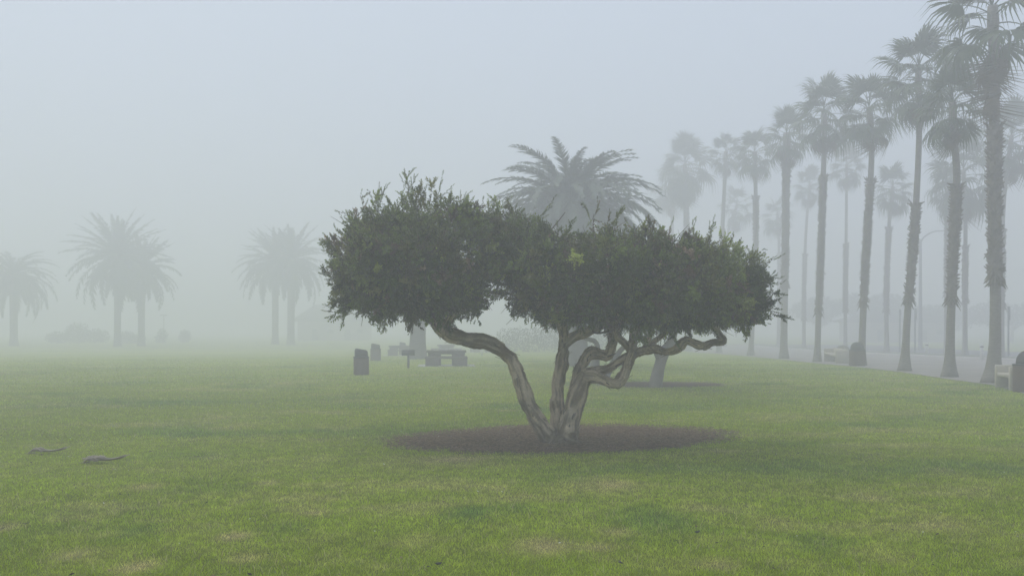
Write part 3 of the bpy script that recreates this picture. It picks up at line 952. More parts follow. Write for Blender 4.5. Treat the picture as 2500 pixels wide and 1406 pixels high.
# ------------------------------------------------------------------ fan palms
def fan_frond(seed, petiole=.95, blade=.95, droop=.55, nl=23, spread=1.95, dead=False):
    r = np.random.default_rng(seed)
    mb = MB()
    n = 5
    pts = np.array([[petiole * t, 0, .10 * math.sin(t * PI) * petiole] for t in np.linspace(0, 1, n)])
    mb.tube(pts, np.linspace(.028, .014, n), 4)
    for i in range(nl):
        a = (i / (nl - 1) * 2 - 1) * spread
        L = blade * (1 - .22 * abs(a) / spread) * r.uniform(.88, 1.1)
        d = np.array([math.cos(a), math.sin(a), 0])
        s = np.array([-math.sin(a), math.cos(a), 0])
        hw = L * .5 * spread / (nl - 1) * 1.25
        dr = droop * r.uniform(.7, 1.4)
        fold = .12 * (1 if i % 2 else -1) * hw
        rows = []
        for rr, wk in ((.06, .12), (.38, .78), (.64, 1.0), (.84, .42)):
            c = np.array([petiole, 0, 0]) + d * L * rr
            c[2] += .10 * rr * L - dr * L * max(0, rr - .30) ** 1.7 + fold * 4 * rr
            c[:2] = c[:2] if not dead else np.array([petiole, 0]) + (c[:2] - np.array([petiole, 0])) * (1 - .35 * rr)
            rows += [c - s * hw * wk, c + s * hw * wk]
        tip = np.array([petiole, 0, 0]) + d * L * 1.0
        tip[2] += .1 * L - dr * L * .95
        tip += s * r.uniform(-.05, .05)
        rows.append(tip)
        mb.add(rows, [[[0, 1, 3, 2], [2, 3, 5, 4], [4, 5, 7, 6]], [[6, 7, 8]]])
    return mb

FAN = [fan_frond(i, droop=dr, blade=bl).mesh("fan_frond", M['fan']) for i, (dr, bl) in enumerate([(.35, .95), (.6, 1.05), (.9, 1.1), (1.15, 1.0)])]
FAN_DEAD = [fan_frond(10 + i, droop=1.5, blade=.85, dead=True).mesh("dead_frond", M['dead']) for i in range(2)]


def set_frond(o, parent, loc, az, el, roll, scale):
    o.parent = parent
    X = Vector((math.cos(az) * math.cos(el), math.sin(az) * math.cos(el), math.sin(el)))
    Yv = Vector((-math.sin(az), math.cos(az), 0))
    Zv = X.cross(Yv)
    R = Matrix((X, Yv, Zv)).transposed() @ Matrix.Rotation(roll, 3, 'X')
    o.matrix_local = Matrix.Translation(Vector(loc)) @ R.to_4x4() @ Matrix.Scale(scale, 4)


def palm_trunk_mesh(q, boots, r_base):
    """q: smooth path rows x y z radius; boots: (z0, z1) rough section"""
    mb = MB()
    n = 16
    T, N_, B_ = frames(q[:, :3])
    a = np.arange(n) * 2 * PI / n
    rings = []
    for i in range(len(q)):
        rr = q[i, 3] * (1 + .05 * (vnoise(np.stack([np.cos(a) * 1.5, np.sin(a) * 1.5, np.full(n, q[i, 2] * 2.2)], -1)) - .5) * 2)
        rings.append(q[i, :3] + rr[:, None] * (np.cos(a)[:, None] * N_[i] + np.sin(a)[:, None] * B_[i]))
    mb.loft(rings)
    return mb


def boots_mesh(q, z0, z1, rad, rowh=.11, around=9, L=.13, flare=.0, seed=0):
    """old leaf bases: rows of upturned stubs around the trunk, plus a sleeve"""
    r = random.Random(seed)
    mb = MB()
    m = (q[:, 2] >= z0 - .02) & (q[:, 2] <= z1 + .02)
    sq = q[m].copy()
    if len(sq) < 3: return None
    tt = (sq[:, 2] - z0) / (z1 - z0)
    prof = rad * (.92 + .10 * np.sin(tt * 9 + seed) * .4 + flare * np.clip(tt - .8, 0, 1) * 5 * .2 + .10 * np.clip(.12 - tt, 0, 1) * 5)
    mb.tube(sq[:, :3], prof, 14)
    z = z0; row = 0
    zs = q[:, 2]
    while z < z1:
        c = np.array([np.interp(z, zs, q[:, 0]), np.interp(z, zs, q[:, 1]), z])
        t = (z - z0) / (z1 - z0)
        R = float(np.interp(z, sq[:, 2], prof))
        for k in range(around):
            if r.random() < .12: continue
            a = 2 * PI * (k + .5 * (row % 2)) / around + r.uniform(-.12, .12)
            o_ = np.array([math.cos(a), math.sin(a), 0]); s_ = np.array([-math.sin(a), math.cos(a), 0])
            l = L * r.uniform(.4, 1.15); up = r.uniform(.15, .9)
            if t < .06 or r.random() < .03: up = -r.uniform(.5, 1.6); l *= 1.5
            if t > .97: up = r.uniform(.1, .8); l *= 1.7
            w = R * .26
            b = c + o_ * R * .93
            tip = b + o_ * l * .75 + np.array([0, 0, l * up])
            mb.add([b - s_ * w - np.array([0, 0, .03]), b + s_ * w - np.array([0, 0, .03]), b + np.array([0, 0, .07]), tip - s_ * w * .35, tip + s_ * w * .35, tip + np.array([0, 0, .02])],
                   [[[0, 1, 4, 3], [1, 2, 5, 4], [2, 0, 3, 5]], [[3, 4, 5]]])
        z += rowh * r.uniform(.85, 1.15); row += 1
    return mb


def fan_palm(base_px, path_px, crown_px, label, boots=None, w_base=72, w_mid=42, w_top=34, boot_w=60, Y=None, nfr=23, fscale=1.0, seed=0, dead=3, group=None, low=-42, extra=None):
    if Y is None:
        g = ground_at(*base_px)
    else:
        g = at(base_px[0], 0, Y); g[2] = float(zt(Y))
    Y = g[1]
    k = Y / FPX
    r = random.Random(seed)
    t = thing("fan_palm", label, "palm tree", tuple(g), group)
    pts = [[*(at(px, py, Y)), 0] for px, py in path_px + [crown_px]]
    P = np.array([[*g, 0]] + pts)
    P[0, 2] -= .05
    q = spline(P, step=.25)
    q = q[np.concatenate([[True], np.diff(q[:, 2]) > 1e-4])]
    H = q[-1, 2] - g[2]
    h = (q[:, 2] - g[2]) / H
    wb, wm, wt = w_base * k / 2, w_mid * k / 2, w_top * k / 2
    q[:, 3] = wm + (wt - wm) * h + (wb - wm) * np.exp(-np.clip(h, 0, 1) * H / .45)
    # swelling just under the crown
    q[:, 3] += .25 * wt * np.exp(-((1 - h) * H - .5) ** 2 / .25)
    q[:, :3] -= g
    mobj("trunk", palm_trunk_mesh(q, boots, wb).mesh("trunk", M['palm_trunk'], True), t)
    if boots:
        z1 = at(0, boots[0], Y)[2] - g[2]; z0 = at(0, boots[1], Y)[2] - g[2]
        bm_ = boots_mesh(q, z0, z1, boot_w * k / 2 * .9, seed=seed, L=.125 + .05 * (boot_w * k), flare=.6)
        if bm_: mobj("boot_sheath", bm_.mesh("boot_sheath", M['boots']), t)
    top = q[-1, :3]
    for i in range(nfr):
        u = (i + .5) / nfr
        az = i * 2.39996 + r.uniform(-.25, .25)
        el = math.radians(82 - (82 - low) * u ** .85 + r.uniform(-9, 9))
        v = min(3, int(u * 3.2 + r.random() * .9))
        o = mobj("frond", FAN[v])
        set_frond(o, t, top + np.array([0, 0, (.35 - 1.25 * u) * fscale]), az, el, r.uniform(-.5, .5), fscale * r.uniform(.85, 1.12))
    for i in range(dead):
        o = mobj("dead_frond", FAN_DEAD[i % 2])
        az = r.uniform(0, 2 * PI)
        set_frond(o, t, top + np.array([0, 0, (-.8 - .2 * i) * fscale]), az, math.radians(r.uniform(-80, -62)), r.uniform(-.5, .5), fscale * r.uniform(.8, 1.0))
    for (dz, az, el, dsc) in (extra or []):
        o = mobj("dead_frond", FAN_DEAD[0])
        set_frond(o, t, top + np.array([0, 0, dz]), az, math.radians(el), .2, dsc)
    return t

G1 = "fan palms along the edge of the lawn"
G2 = "hazy fan palms beyond the promenade"
fan_palm((2424, 935), [(2430, 800), (2429, 620), (2428, 420), (2428, 250), (2425, 110)], (2424, 15), "nearest fan palm, its crown cut by the top edge, behind the pale bench", (300, 690), 64, 26, 22, 38, fscale=1.0, seed=1, nfr=18, dead=4, group=G1, low=-30,
         extra=[(-.9, .3, -78, 1.0), (-1.3, 3.4, -80, .9), (-1.7, .2, -82, 1.0), (-2.2, 3.1, -76, 1.0), (-2.4, -.4, -80, .9)])
fan_palm((2318, 921), [(2322, 760), (2330, 560), (2336, 430), (2328, 320)], (2325, 250), "fan palm second from the right edge, its shaggy trunk sleeve ending in a step", (452, 740), 46, 20, 16, 28, fscale=.74, seed=2, nfr=26, group=G1, dead=2)
fan_palm((2208, 906), [(2216, 760), (2230, 600), (2239, 450), (2244, 320)], (2242, 175), "fan palm leaning right with a bare slim upper trunk, third from the right edge", (494, 735), 38, 17, 13, 24, fscale=.92, seed=3, nfr=28, group=G1)
fan_palm((2103, 893), [(2106, 800), (2113, 640), (2125, 450), (2128, 340)], (2122, 262), "fan palm standing right beside the far domed bin", (440, 745), 30, 16, 13, 20, fscale=.86, seed=4, nfr=26, group=G1, extra=[(-.9, -.2, -40, .9)])
fan_palm((1995, 884), [(1998, 780), (2004, 620), (2010, 430), (2013, 350)], (2012, 270), "fan palm at the left end of the far pale bench", (430, 765), 25, 14, 12, 18, fscale=.98, seed=5, nfr=26, group=G1, extra=[(-1.2, .1, -45, .8), (-1.2, 3.2, -45, .8)])
fan_palm((1914, 876), [(1914, 800), (1917, 640), (1919, 460)], (1921, 325), "stout fan palm with evenly thick trunk just right of the spreading tree's crown", (400, 700), 28, 17, 16, 19, fscale=.88, seed=6, nfr=24, group=G1, extra=[(-.6, .1, -40, .8), (-.6, 3.0, -45, .8)])
fan_palm((1833, 868), [(1838, 760), (1845, 600), (1845, 480)], (1843, 370), "fan palm rising behind the right tip of the spreading tree's crown", (480, 720), 21, 12, 9, 14, fscale=.92, seed=7, nfr=24, group=G1)
fan_palm((1755, 862), [(1757, 760), (1762, 600), (1768, 470)], (1772, 370), "slim fan palm leaning right, above the right half of the spreading tree", (560, 720), 19, 11, 9, 12, fscale=.88, seed=8, nfr=22, group=G1)
fan_palm((1682, 857), [(1680, 760), (1678, 600), (1674, 480)], (1672, 400), "farthest big-crowned fan palm of the lawn edge row, right of the date palm", (472, 640), 19, 13, 9, 15, fscale=1.5, seed=9, nfr=34, group=G1, low=-65)
# back row
fan_palm((2445, 0), [(2446, 700), (2450, 500)], (2470, 330), "hazy fan palm half hidden behind the nearest palm trunk", (560, 750), 20, 13, 9, 15, Y=63, fscale=1.2, seed=21, nfr=22, group=G2)
fan_palm((2356, 0), [(2356, 700), (2357, 540)], (2352, 415), "hazy fan palm with broad low crown behind the second palm from the right", (598, 740), 20, 12, 8, 15, Y=69, fscale=1.4, seed=22, nfr=26, group=G2, low=-60)
fan_palm((2310, 0), [(2311, 720), (2312, 600)], (2313, 460), "faint fan palm just left of the second palm trunk from the right", (520, 720), 16, 11, 8, 13, Y=75, fscale=0.8, seed=23, nfr=18, group=G2)
fan_palm((2165, 0), [(2164, 720), (2170, 560)], (2180, 455), "hazy fan palm with drooping crown between the third and fourth palms of the near row", (556, 760), 19, 11, 8, 14, Y=82, fscale=0.95, seed=24, nfr=22, group=G2)
fan_palm((2064, 0), [(2064, 720), (2066, 560)], (2067, 400), "slender hazy fan palm between the bench palm and the bin palm", (595, 760), 15, 9, 6, 13, Y=92, fscale=0.95, seed=25, nfr=22, group=G2)
fan_palm((1963, 0), [(1963, 720), (1967, 580)], (1977, 450), "faint fan palm in the gap left of the far bench palm", (620, 780), 13, 9, 6, 11, Y=105, fscale=1.0, seed=26, nfr=20, group=G2)
fan_palm((1900, 0), [(1902, 720), (1902, 600)], (1898, 520), "very faint fan palm touching the left side of the stout palm trunk", (620, 760), 12, 8, 6, 10, Y=116, fscale=1.1, seed=27, nfr=18, group=G2)
fan_palm((1770, 0), [(1772, 700), (1775, 580)], (1800, 500), "very faint fan palm low behind the slim leaning palm", None, 11, 7, 6, 10, Y=116, fscale=1.2, seed=28, nfr=18, group=G2)
fan_palm((1642, 0), [(1642, 700), (1641, 560)], (1640, 455), "ghostly fan palm close behind the tips of the date palm fronds", None, 12, 9, 7, 10, Y=112, fscale=1.3, seed=29, nfr=20, group=G2)

# ------------------------------------------------------------------ date palms
def date_frond(seed, L, bend, leaf, npair=64):
    r = np.random.default_rng(seed)
    mb = MB()
    n = 14
    t = np.linspace(0, 1, n)
    ang = -bend * t ** 1.25
    dx = np.cos(ang) * L / (n - 1); dz = np.sin(ang) * L / (n - 1)
    x = np.concatenate([[0], np.cumsum(dx[:-1])]); z = np.concatenate([[0], np.cumsum(dz[:-1])])
    pts = np.stack([x, 0 * x, z], -1)
    mb.tube(pts, np.linspace(.05, .008, n), 4)
    for i in range(npair):
        u = .10 + .90 * (i + .5) / npair
        c = np.array([np.interp(u, t, x), 0, np.interp(u, t, z)])
        a = np.interp(u, t, ang)
        T_ = np.array([math.cos(a), 0, math.sin(a)]); U_ = np.array([-math.sin(a), 0, math.cos(a)])
        l = leaf * (math.sin(min(1, u * 1.6 + .12) * PI / 2)) * (1 - .75 * max(0, u - .55) / .45) * r.uniform(.85, 1.15)
        w = L / npair * .62
        for s in (-1, 1):
            d = T_ * .66 + np.array([0, s, 0]) * .62 + U_ * r.uniform(-.25, .35)
            d /= np.linalg.norm(d)
            e = c + d * l - np.array([0, 0, .22 * l])
            m_ = c + d * l * .5
            mb.add([c - T_ * w, m_ - T_ * w * .9, e, m_ + T_ * w * .9, c + T_ * w], [[[0, 1, 3, 4]], [[1, 2, 3]]])
    return mb

DATE = [date_frond(i, 4.2, b, .50).mesh("date_frond", M['date']) for i, b in enumerate([1.25, 1.5, 1.65, 1.75])]
DATE_STIFF = [date_frond(9 + i, 4.2, b, .60, 40).mesh("date_frond", M['date']) for i, b in enumerate([.5, .85, 1.2, 1.5])]

def date_palm(base, crown_px, label, trunk_w, nfr, L, meshes, el_lo, el_hi, seed=0, group=None, Y=None, boss=1.5):
    if Y is None: g = ground_at(*base)
    else:
        g = at(base[0], 0, Y); g[2] = float(zt(Y))
    Y = g[1]; k = Y / FPX
    r = random.Random(seed)
    t = thing("date_palm", label, "palm tree", tuple(g), group)
    top = at(*crown_px, Y) - g
    q = spline(np.array([[0, 0, -.05, 0], [top[0] * .3, 0, top[2] * .4, 0], [top[0], 0, top[2], 0]]), step=.3)
    H = top[2]; h = q[:, 2] / H
    rad = trunk_w * k / 2
    q[:, 3] = rad * (1 + .35 * np.exp(-np.clip(h, 0, 1) * H / .5)) + rad * .55 * np.exp(-((1 - h) * H - .5) ** 2 / .8)
    mobj("trunk", palm_trunk_mesh(q, None, rad).mesh("trunk", M['date_trunk'], True), t)
    bm_ = boots_mesh(q, max(.6, H - 2.2), H - .1, rad * boss, rowh=.16, around=9, L=.3, seed=seed)
    if bm_: mobj("boot_sheath", bm_.mesh("boot_sheath", M['boots']), t)
    for i in range(nfr):
        u = (i + .5) / nfr
        az = i * 2.39996 + r.uniform(-.2, .2)
        el = math.radians(el_hi + (el_lo - el_hi) * u ** .9 + r.uniform(-6, 6))
        o = mobj("frond", meshes[min(len(meshes) - 1, int(u * len(meshes) + r.uniform(-.4, .4)) if u > .15 else 0)])
        set_frond(o, t, top + np.array([0, 0, .2 - .4 * u]), az, el, r.uniform(-.3, .3), L / 4.2 * r.uniform(.86, 1.08) * (.82 + .25 * u))
    return t

date_palm((1408, 893), (1394, 510), "large date palm with arching fronds rising behind the middle of the spreading tree", 54, 120, 5.0, DATE, -2, 70, seed=3)
G3 = "foggy date palms standing in the far left of the lawn"
date_palm((287, 0), (287, 628), "tall date palm with a full round crown, left trunk of the foggy far-left pair", 16, 80, 6.6, DATE_STIFF, -30, 80, seed=5, group=G3, Y=118)
date_palm((345, 0), (346, 655), "shorter date palm, right trunk of the foggy far-left pair", 16, 64, 5.4, DATE_STIFF, -30, 76, seed=6, group=G3, Y=122)
date_palm((34, 0), (32, 672), "date palm with a drooping crown cut by the left edge of the photo", 18, 64, 6.4, DATE, -25, 70, seed=7, group=G3, Y=122)
date_palm((672, 0), (672, 640), "faint date palm with a thick neck, left of the pair beside the spreading tree", 16, 66, 6.0, DATE_STIFF, -30, 76, seed=8, group=G3, Y=132, boss=1.8)
date_palm((710, 0), (712, 636), "faint date palm with straight trunk, right of the pair beside the spreading tree", 18, 66, 6.0, DATE_STIFF, -30, 78, seed=9, group=G3, Y=128)
date_palm((1020, 876), (1020, 665), "hazy date palm trunk behind the picnic tables, crown hidden by the spreading tree", 38, 40, 3.6, DATE, 5, 80, seed=10)

# ------------------------------------------------------------------ bins
def rounded_square(hw, z, n=6, pw=5.0):
    a = np.arange(4 * n) * 2 * PI / (4 * n)
    c, s = np.cos(a), np.sin(a)
    r = (np.abs(c) ** pw + np.abs(s) ** pw) ** (-1 / pw)
    return np.stack([c * r * hw, s * r * hw, np.full_like(a, z)], -1)

def trash_bin(base_px, label, dome=False, hw=.28, H=.98, rot=.2, group="trash bins in the park"):
    g = ground_at(*base_px)
    t = thing("trash_bin", label, "trash bin", tuple(g), group, rot)
    hb = H * .64
    b = MB(); b.loft([rounded_square(hw * .96, 0), rounded_square(hw, .04), rounded_square(hw * 1.0, hb - .03), rounded_square(hw * .97, hb)])
    mobj("body", b.mesh("body", M['bin'], True), t)
    c = MB(); c.loft([rounded_square(hw * 1.03, hb + .002), rounded_square(hw * 1.03, hb + .035), rounded_square(hw * .98, hb + .05)])
    mobj("rim", c.mesh("rim", M['hood']), t)
    d = MB()
    if dome:
        hd = H - hb - .05
        d.loft([rounded_square(hw * .92 * math.cos(u) ** .7 + .004, hb + .052 + hd * math.sin(u), pw=2.6) for u in np.linspace(0, PI / 2 * .98, 9)])
    else:
        rr = [rounded_square(hw * .86, hb + .052), rounded_square(hw * .86, H - .10), rounded_square(hw * .80, H - .03), rounded_square(hw * .6, H)]
        for ring in rr[1:]:
            ring[:, 2] -= .10 * (ring[:, 0] / hw) * .5 + .03
        d.loft(rr)
    hood = mobj("hood", d.mesh("hood", M['hood'], True), t)
    f = MB(); f.box((-hw * .5, -hw * .935, hb + .09), (hw * .5, -hw * .80, hb + .22), .01)
    mobj("flap", f.mesh("flap", M['metal']), hood)
    return t

trash_bin((882, 915), "brown trash bin with a sloping hood, nearest bin left of the spreading tree")
trash_bin((917, 880), "hazy trash bin just behind the nearer left bin", rot=.3)
trash_bin((983, 866), "dim trash bin behind the small hazy picnic table", rot=.1)
trash_bin((2514, 958), "dark domed trash bin cut by the right edge of the photo beside the bench", True, .34, 1.13, .3)
trash_bin((2093, 894), "domed trash bin partly behind a palm trunk, right of the far bench", True, .32, 1.12, .1)

# ------------------------------------------------------------------ picnic tables
def picnic_table(base_px, label, rot, W=1.85, H=.74):
    g = ground_at(*base_px)
    t = thing("picnic_table", label, "picnic table", tuple(g), "concrete picnic tables", rot)
    p = MB(); p.box((-W * .72, -1.25, -.05), (W * .72, 1.25, .02))
    mobj("pad", p.mesh("pad", M['slab']), t)
    a = MB(); a.box((-W / 2, -.40, H - .10), (W / 2, .40, H), .012); a.box((-W / 2 + .06, -.34, H - .19), (W / 2 - .06, .34, H - .099))
    mobj("table_top", a.mesh("table_top", M['table']), t)
    for x in (-W * .30, W * .30):
        b = MB(); b.box((x - .30, -.26, .022), (x + .30, .26, H - .191), .01)
        mobj("pedestal", b.mesh("pedestal", M['table']), t)
    for y in (-.78, .78):
        b = MB(); b.box((-W * .53, y - .17, .36), (W * .53, y + .17, .44), .012)
        seat = mobj("bench_seat", b.mesh("bench_seat", M['table']), t)
        for x in (-W * .36, W * .36):
            c = MB(); c.box((x - .30, y - .14, .022), (x + .30, y + .14, .359), .01)
            mobj("seat_support", c.mesh("seat_support", M['table']), seat)
    return t
picnic_table((1090, 893), "brown concrete picnic table on a pale pad, nearest of the tables", .06)
picnic_table((980, 868), "small hazy picnic table behind the post grill", .1)
picnic_table((1090, 863), "faint picnic table straight behind the nearest picnic table", 1.2)
picnic_table((1180, 860), "faint picnic table under the left arching stem of the spreading tree", .3)

# grill on a post
g = ground_at(997, 899)
t = thing("barbecue_grill", "dark barbecue grill on a single post left of the nearest picnic table", "grill", tuple(g))
a = MB(); a.tube([(0, 0, -.02), (0, 0, .58)], .05, 10); mobj("post", a.mesh("post", M['metal'], True), t)
a = MB(); a.box((-.27, -.22, .56), (.27, .22, .60)); a.box((-.27, -.22, .60), (-.25, .22, .80)); a.box((.25, -.22, .60), (.27, .22, .80)); a.box((-.25, .20, .60), (.25, .22, .80)); a.box((-.25, -.22, .60), (.25, -.20, .70))
mobj("firebox", a.mesh("firebox", M['metal']), t)
a = MB()
for k in range(9): a.tube([(-.25, -.18 + .045 * k, .72), (.25, -.18 + .045 * k, .72)], .007, 5)
a.box((-.29, -.02, .765), (-.271, .02, .785))
mobj("grate", a.mesh("grate", M['metal']), t)

# ------------------------------------------------------------------ concrete benches
def bench(front_far, front_near, label, W=.62, HB=.66):
    A = ground_at(*front_far); B = ground_at(*front_near)
    L = float(np.linalg.norm((A - B)[:2]))
    # local x runs along the front from the near end to the far end; local -y points away from the lawn
    ang = math.atan2(A[1] - B[1], A[0] - B[0])
    t = thing("concrete_bench", label, "bench", tuple(B), "pale concrete benches by the promenade", ang)
    e = MB(); e.box((-.09, -W, -.03), (.09, 0, HB), .018); mobj("end_panel", e.mesh("end_panel", M['bench']), t)
    e = MB(); e.box((L - .09, -W, -.03), (L + .09, 0, HB), .018); mobj("end_panel", e.mesh("end_panel", M['bench']), t)
    s = MB(); s.box((.091, -W + .14, .34), (L - .091, -.03, .45), .015); mobj("seat", s.mesh("seat", M['bench']), t)
    s = MB(); s.box((.091, -W + .02, .38), (L - .091, -W + .139, HB + .05), .015); mobj("backrest", s.mesh("backrest", M['bench']), t)
    return t
bench((2430, 946), (2464, 954), "pale concrete bench next to the nearest palm at the right edge")
bench((2012, 882), (2040, 888), "hazy pale concrete bench between two palm trunks in the distance")

# arched slab behind the far bench
g = ground_at(2056, 880)
t = thing("arched_marker", "pale round-topped slab standing behind the far bench", "marker", tuple(g), None, .1)
a_ = np.linspace(0, PI, 17)
prof = np.concatenate([[[.42, 0], ], np.stack([.42 * np.cos(a_), .52 + .34 * np.sin(a_)], -1), [[-.42, 0]]])
m_ = MB(); m_.loft([[[x, -.06, z - .02] for x, z in prof], [[x, .06, z - .02] for x, z in prof]]); mobj("slab", m_.mesh("slab", M['bench']), t)
m_ = MB(); m_.tube([[x * 1.0, -.065, z] for x, z in prof[1:-1]], .04, 6); mobj("rim", m_.mesh("rim", M['slab'], True), t)
m_ = MB(); m_.box((-.035, -.085, .45), (.035, -.061, .70), .008); mobj("plaque", m_.mesh("plaque", M['metal']), t)

# ------------------------------------------------------------------ lamp, signs, bollards beyond the promenade
def lamp(px, Y, top_py, arm, label):
    g = at(px, 0, Y); g[2] = float(zt(Y))
    t = thing("street_lamp", label, "street lamp", tuple(g))
    H = CAM_H - (top_py - HY) / FPX * Y - g[2]
    a = MB(); a.tube([(0, 0, -.05), (0, 0, .4), (0, 0, H)], [.26, .2, .13], 10); mobj("pole", a.mesh("pole", M['pole'], True), t)
    q = spline(np.array([[0, 0, H - .3], [arm * .15, 0, H + .25], [arm * .5, 0, H + .75], [arm, 0, H + .85]]), n=5)
    a = MB(); a.tube(q, np.linspace(.08, .05, len(q)), 8); mobj("arm", a.mesh("arm", M['pole'], True), t)
    a = MB(); a.box((arm - .05, -.14, H + .78), (arm + .65, .14, H + .92), .04); mobj("lamp_head", a.mesh("lamp_head", M['pole']), t)
lamp(2247, 98, 585, 2.5, "hazy street lamp with a curved arm between the second and third palms from the right")

def sign(px, Y, top_py, panel_w, panel_h, label, rot=1.2):
    g = at(px, 0, Y); g[2] = float(zt(Y))
    t = thing("sign_post", label, "sign", tuple(g), None, rot)
    H = CAM_H - (top_py - HY) / FPX * Y - g[2]
    a = MB(); a.tube([(0, 0, -.05), (0, 0, H)], .06, 8); mobj("post", a.mesh("post", M['pole'], True), t)
    a = MB(); a.box((-panel_w / 2, -.085, H - panel_h - .03), (panel_w / 2, -.062, H - .03)); mobj("sign_panel", a.mesh("sign_panel", M['sign']), t)
sign(2462, 66, 748, .62, .85, "narrow sign on a tall thin post near the right edge")
sign(2234, 80, 752, .7, .9, "hazy sign post seen just right of the third palm from the right", 1.0)
sign(2197, 84, 755, .25, .5, "thin hazy post left of the third palm from the right", 1.4)
sign(400, 144, 768, 1.0, .12, "faint thin post with a crossbar right of the far-left date palms", 0.1)

def bollard(px, Y, h, label):
    g = at(px, 0, Y); g[2] = float(zt(Y))
    t = thing("bollard", label, "bollard", tuple(g), "white bollards along the kerb")
    a = MB(); a.tube([(0, 0, -.03), (0, 0, h * .97), (0, 0, h)], [.10, .10, .06], 12); mobj("post", a.mesh("post", M['white'], True), t)
    a = MB(); a.tube([(0, 0, h * .78), (0, 0, h * .86)], .108, 12); mobj("band", a.mesh("band", M['hood'], True), t)
bollard(2397, 60.5, .95, "white bollard left of the nearest palm trunk beyond the promenade")
bollard(2263, 74, .95, "faint white bollard right of the third palm beyond the promenade")
bollard(1176, 76, .6, "small white post right of the nearest picnic table")

# ------------------------------------------------------------------ hedge, shrubs, hazy leafy trees, buildings
def leafy(name, label, cat, g, bl, n, size, col, trunk=None, group=None, solid=None):
    """foliage from flat leaf clumps spread through several lobes"""
    t = thing(name, label, cat, tuple(g), group)
    p, nrm, dp = crown_points(np.array(bl), n, fac_lo=.55, seed=int(abs(g[0]) * 10) + n, inner=.2)
    n = len(p)
    u = rng.normal(size=(n, 3)); u /= np.linalg.norm(u, axis=1, keepdims=True)
    v = np.cross(u, nrm + rng.normal(size=(n, 3)) * .4); v /= np.linalg.norm(v, axis=1, keepdims=True) + 1e-9
    s = size * rng.uniform(.5, 1.3, (n, 1))
    V = np.stack([p - u * s, p + v * s * .5, p + u * s, p - v * s * .5], 1).reshape(-1, 3) - g
    F = np.arange(n * 4).reshape(n, 4)
    c = np.array(col) * rng.uniform(.6, 1.4, (n, 1))
    mobj("crown" if trunk else "foliage", build_mesh("crown", V, [F], M['leaf'], np.repeat(c, 4, 0)), t)
    if trunk:
        mb = MB()
        for k_, st in enumerate(trunk): mb.tube(np.array([q[:3] for q in st]), [q[3] for q in st], 8)
        mobj("trunk", mb.mesh("trunk", M['palm_trunk'], True), t)
    return t

g = at(1318, 0, 92); g[2] = float(zt(92))
leafy("hedge", "dark clipped hedge in the fog behind the stems of the spreading tree", "hedge", g, [(g[0] + dx * 1.25, 92, g[2] + 1.05, 1.25, .8, 1.15) for dx in np.linspace(-2.3, 4.2, 9)], 5200, .10, (.05, .06, .035))
g = at(180, 0, 142); g[2] = float(zt(142))
leafy("shrub", "low hazy shrubs left of the far-left date palm pair", "shrub", g, [(g[0] - 2.2, 142, g[2] + .7, 1.6, 1.2, .9), (g[0] + .5, 142, g[2] + 1.3, 1.8, 1.3, 1.5), (g[0] + 3, 142.5, g[2] + .9, 1.7, 1.2, 1.1)], 3000, .16, (.05, .065, .04))
g = at(316, 0, 140); g[2] = float(zt(140))
leafy("shrub", "hazy shrub at the foot of the far-left date palm pair", "shrub", g, [(g[0] - .3, 140, g[2] + .7, 1.5, 1.1, .9), (g[0] + 1.2, 140, g[2] + .5, 1.0, 1.0, .7)], 1500, .15, (.055, .06, .045))
g = at(452, 0, 150); g[2] = float(zt(150))
leafy("shrub", "faint small bush on the lawn between the left palm groups", "shrub", g, [(g[0], 150, g[2] + .8, .9, .8, 1.0)], 700, .15, (.05, .06, .04))
g = at(396, 0, 144); g[2] = float(zt(144))
leafy("shrub", "faint bush around the thin crossbar post", "shrub", g, [(g[0], 144, g[2] + .9, .75, .7, 1.1), (g[0] - .5, 144, g[2] + .5, .6, .6, .6)], 700, .14, (.05, .06, .04))

def broad_tree(px, Y, H, W, label, seed):
    g = at(px, 0, Y); g[2] = float(zt(Y))
    r = random.Random(seed)
    bl = [(g[0] + r.uniform(-.5, .5) * W, Y + r.uniform(-1, 1), g[2] + H * r.uniform(.5, .8), W * r.uniform(.28, .42), W * .35, H * r.uniform(.18, .28)) for _ in range(7)]
    tr = [[(0, 0, -.05, .32), (.1, 0, H * .25, .24), (.15, 0, H * .55, .15)]] + [[(.1, 0, H * .28, .16), (b[0] - g[0], b[1] - Y, b[2] - g[2], .05)] for b in bl[:5]]
    leafy("broad_tree", label, "tree", g, bl, 3600, .24, (.045, .06, .04), tr, "hazy broad trees far behind the palms")
broad_tree(2140, 152, 7.4, 6.5, "dim broad tree in the fog behind the hazy drooping palm, right side", 1)
broad_tree(2290, 154, 6.2, 7.5, "dim broad tree in the fog behind the street lamp", 2)
broad_tree(2470, 148, 6.0, 7.5, "dim broad tree in the fog at the right edge", 3)
broad_tree(2000, 158, 6.8, 6.0, "dim broad tree in the fog behind the far bench palm", 4)

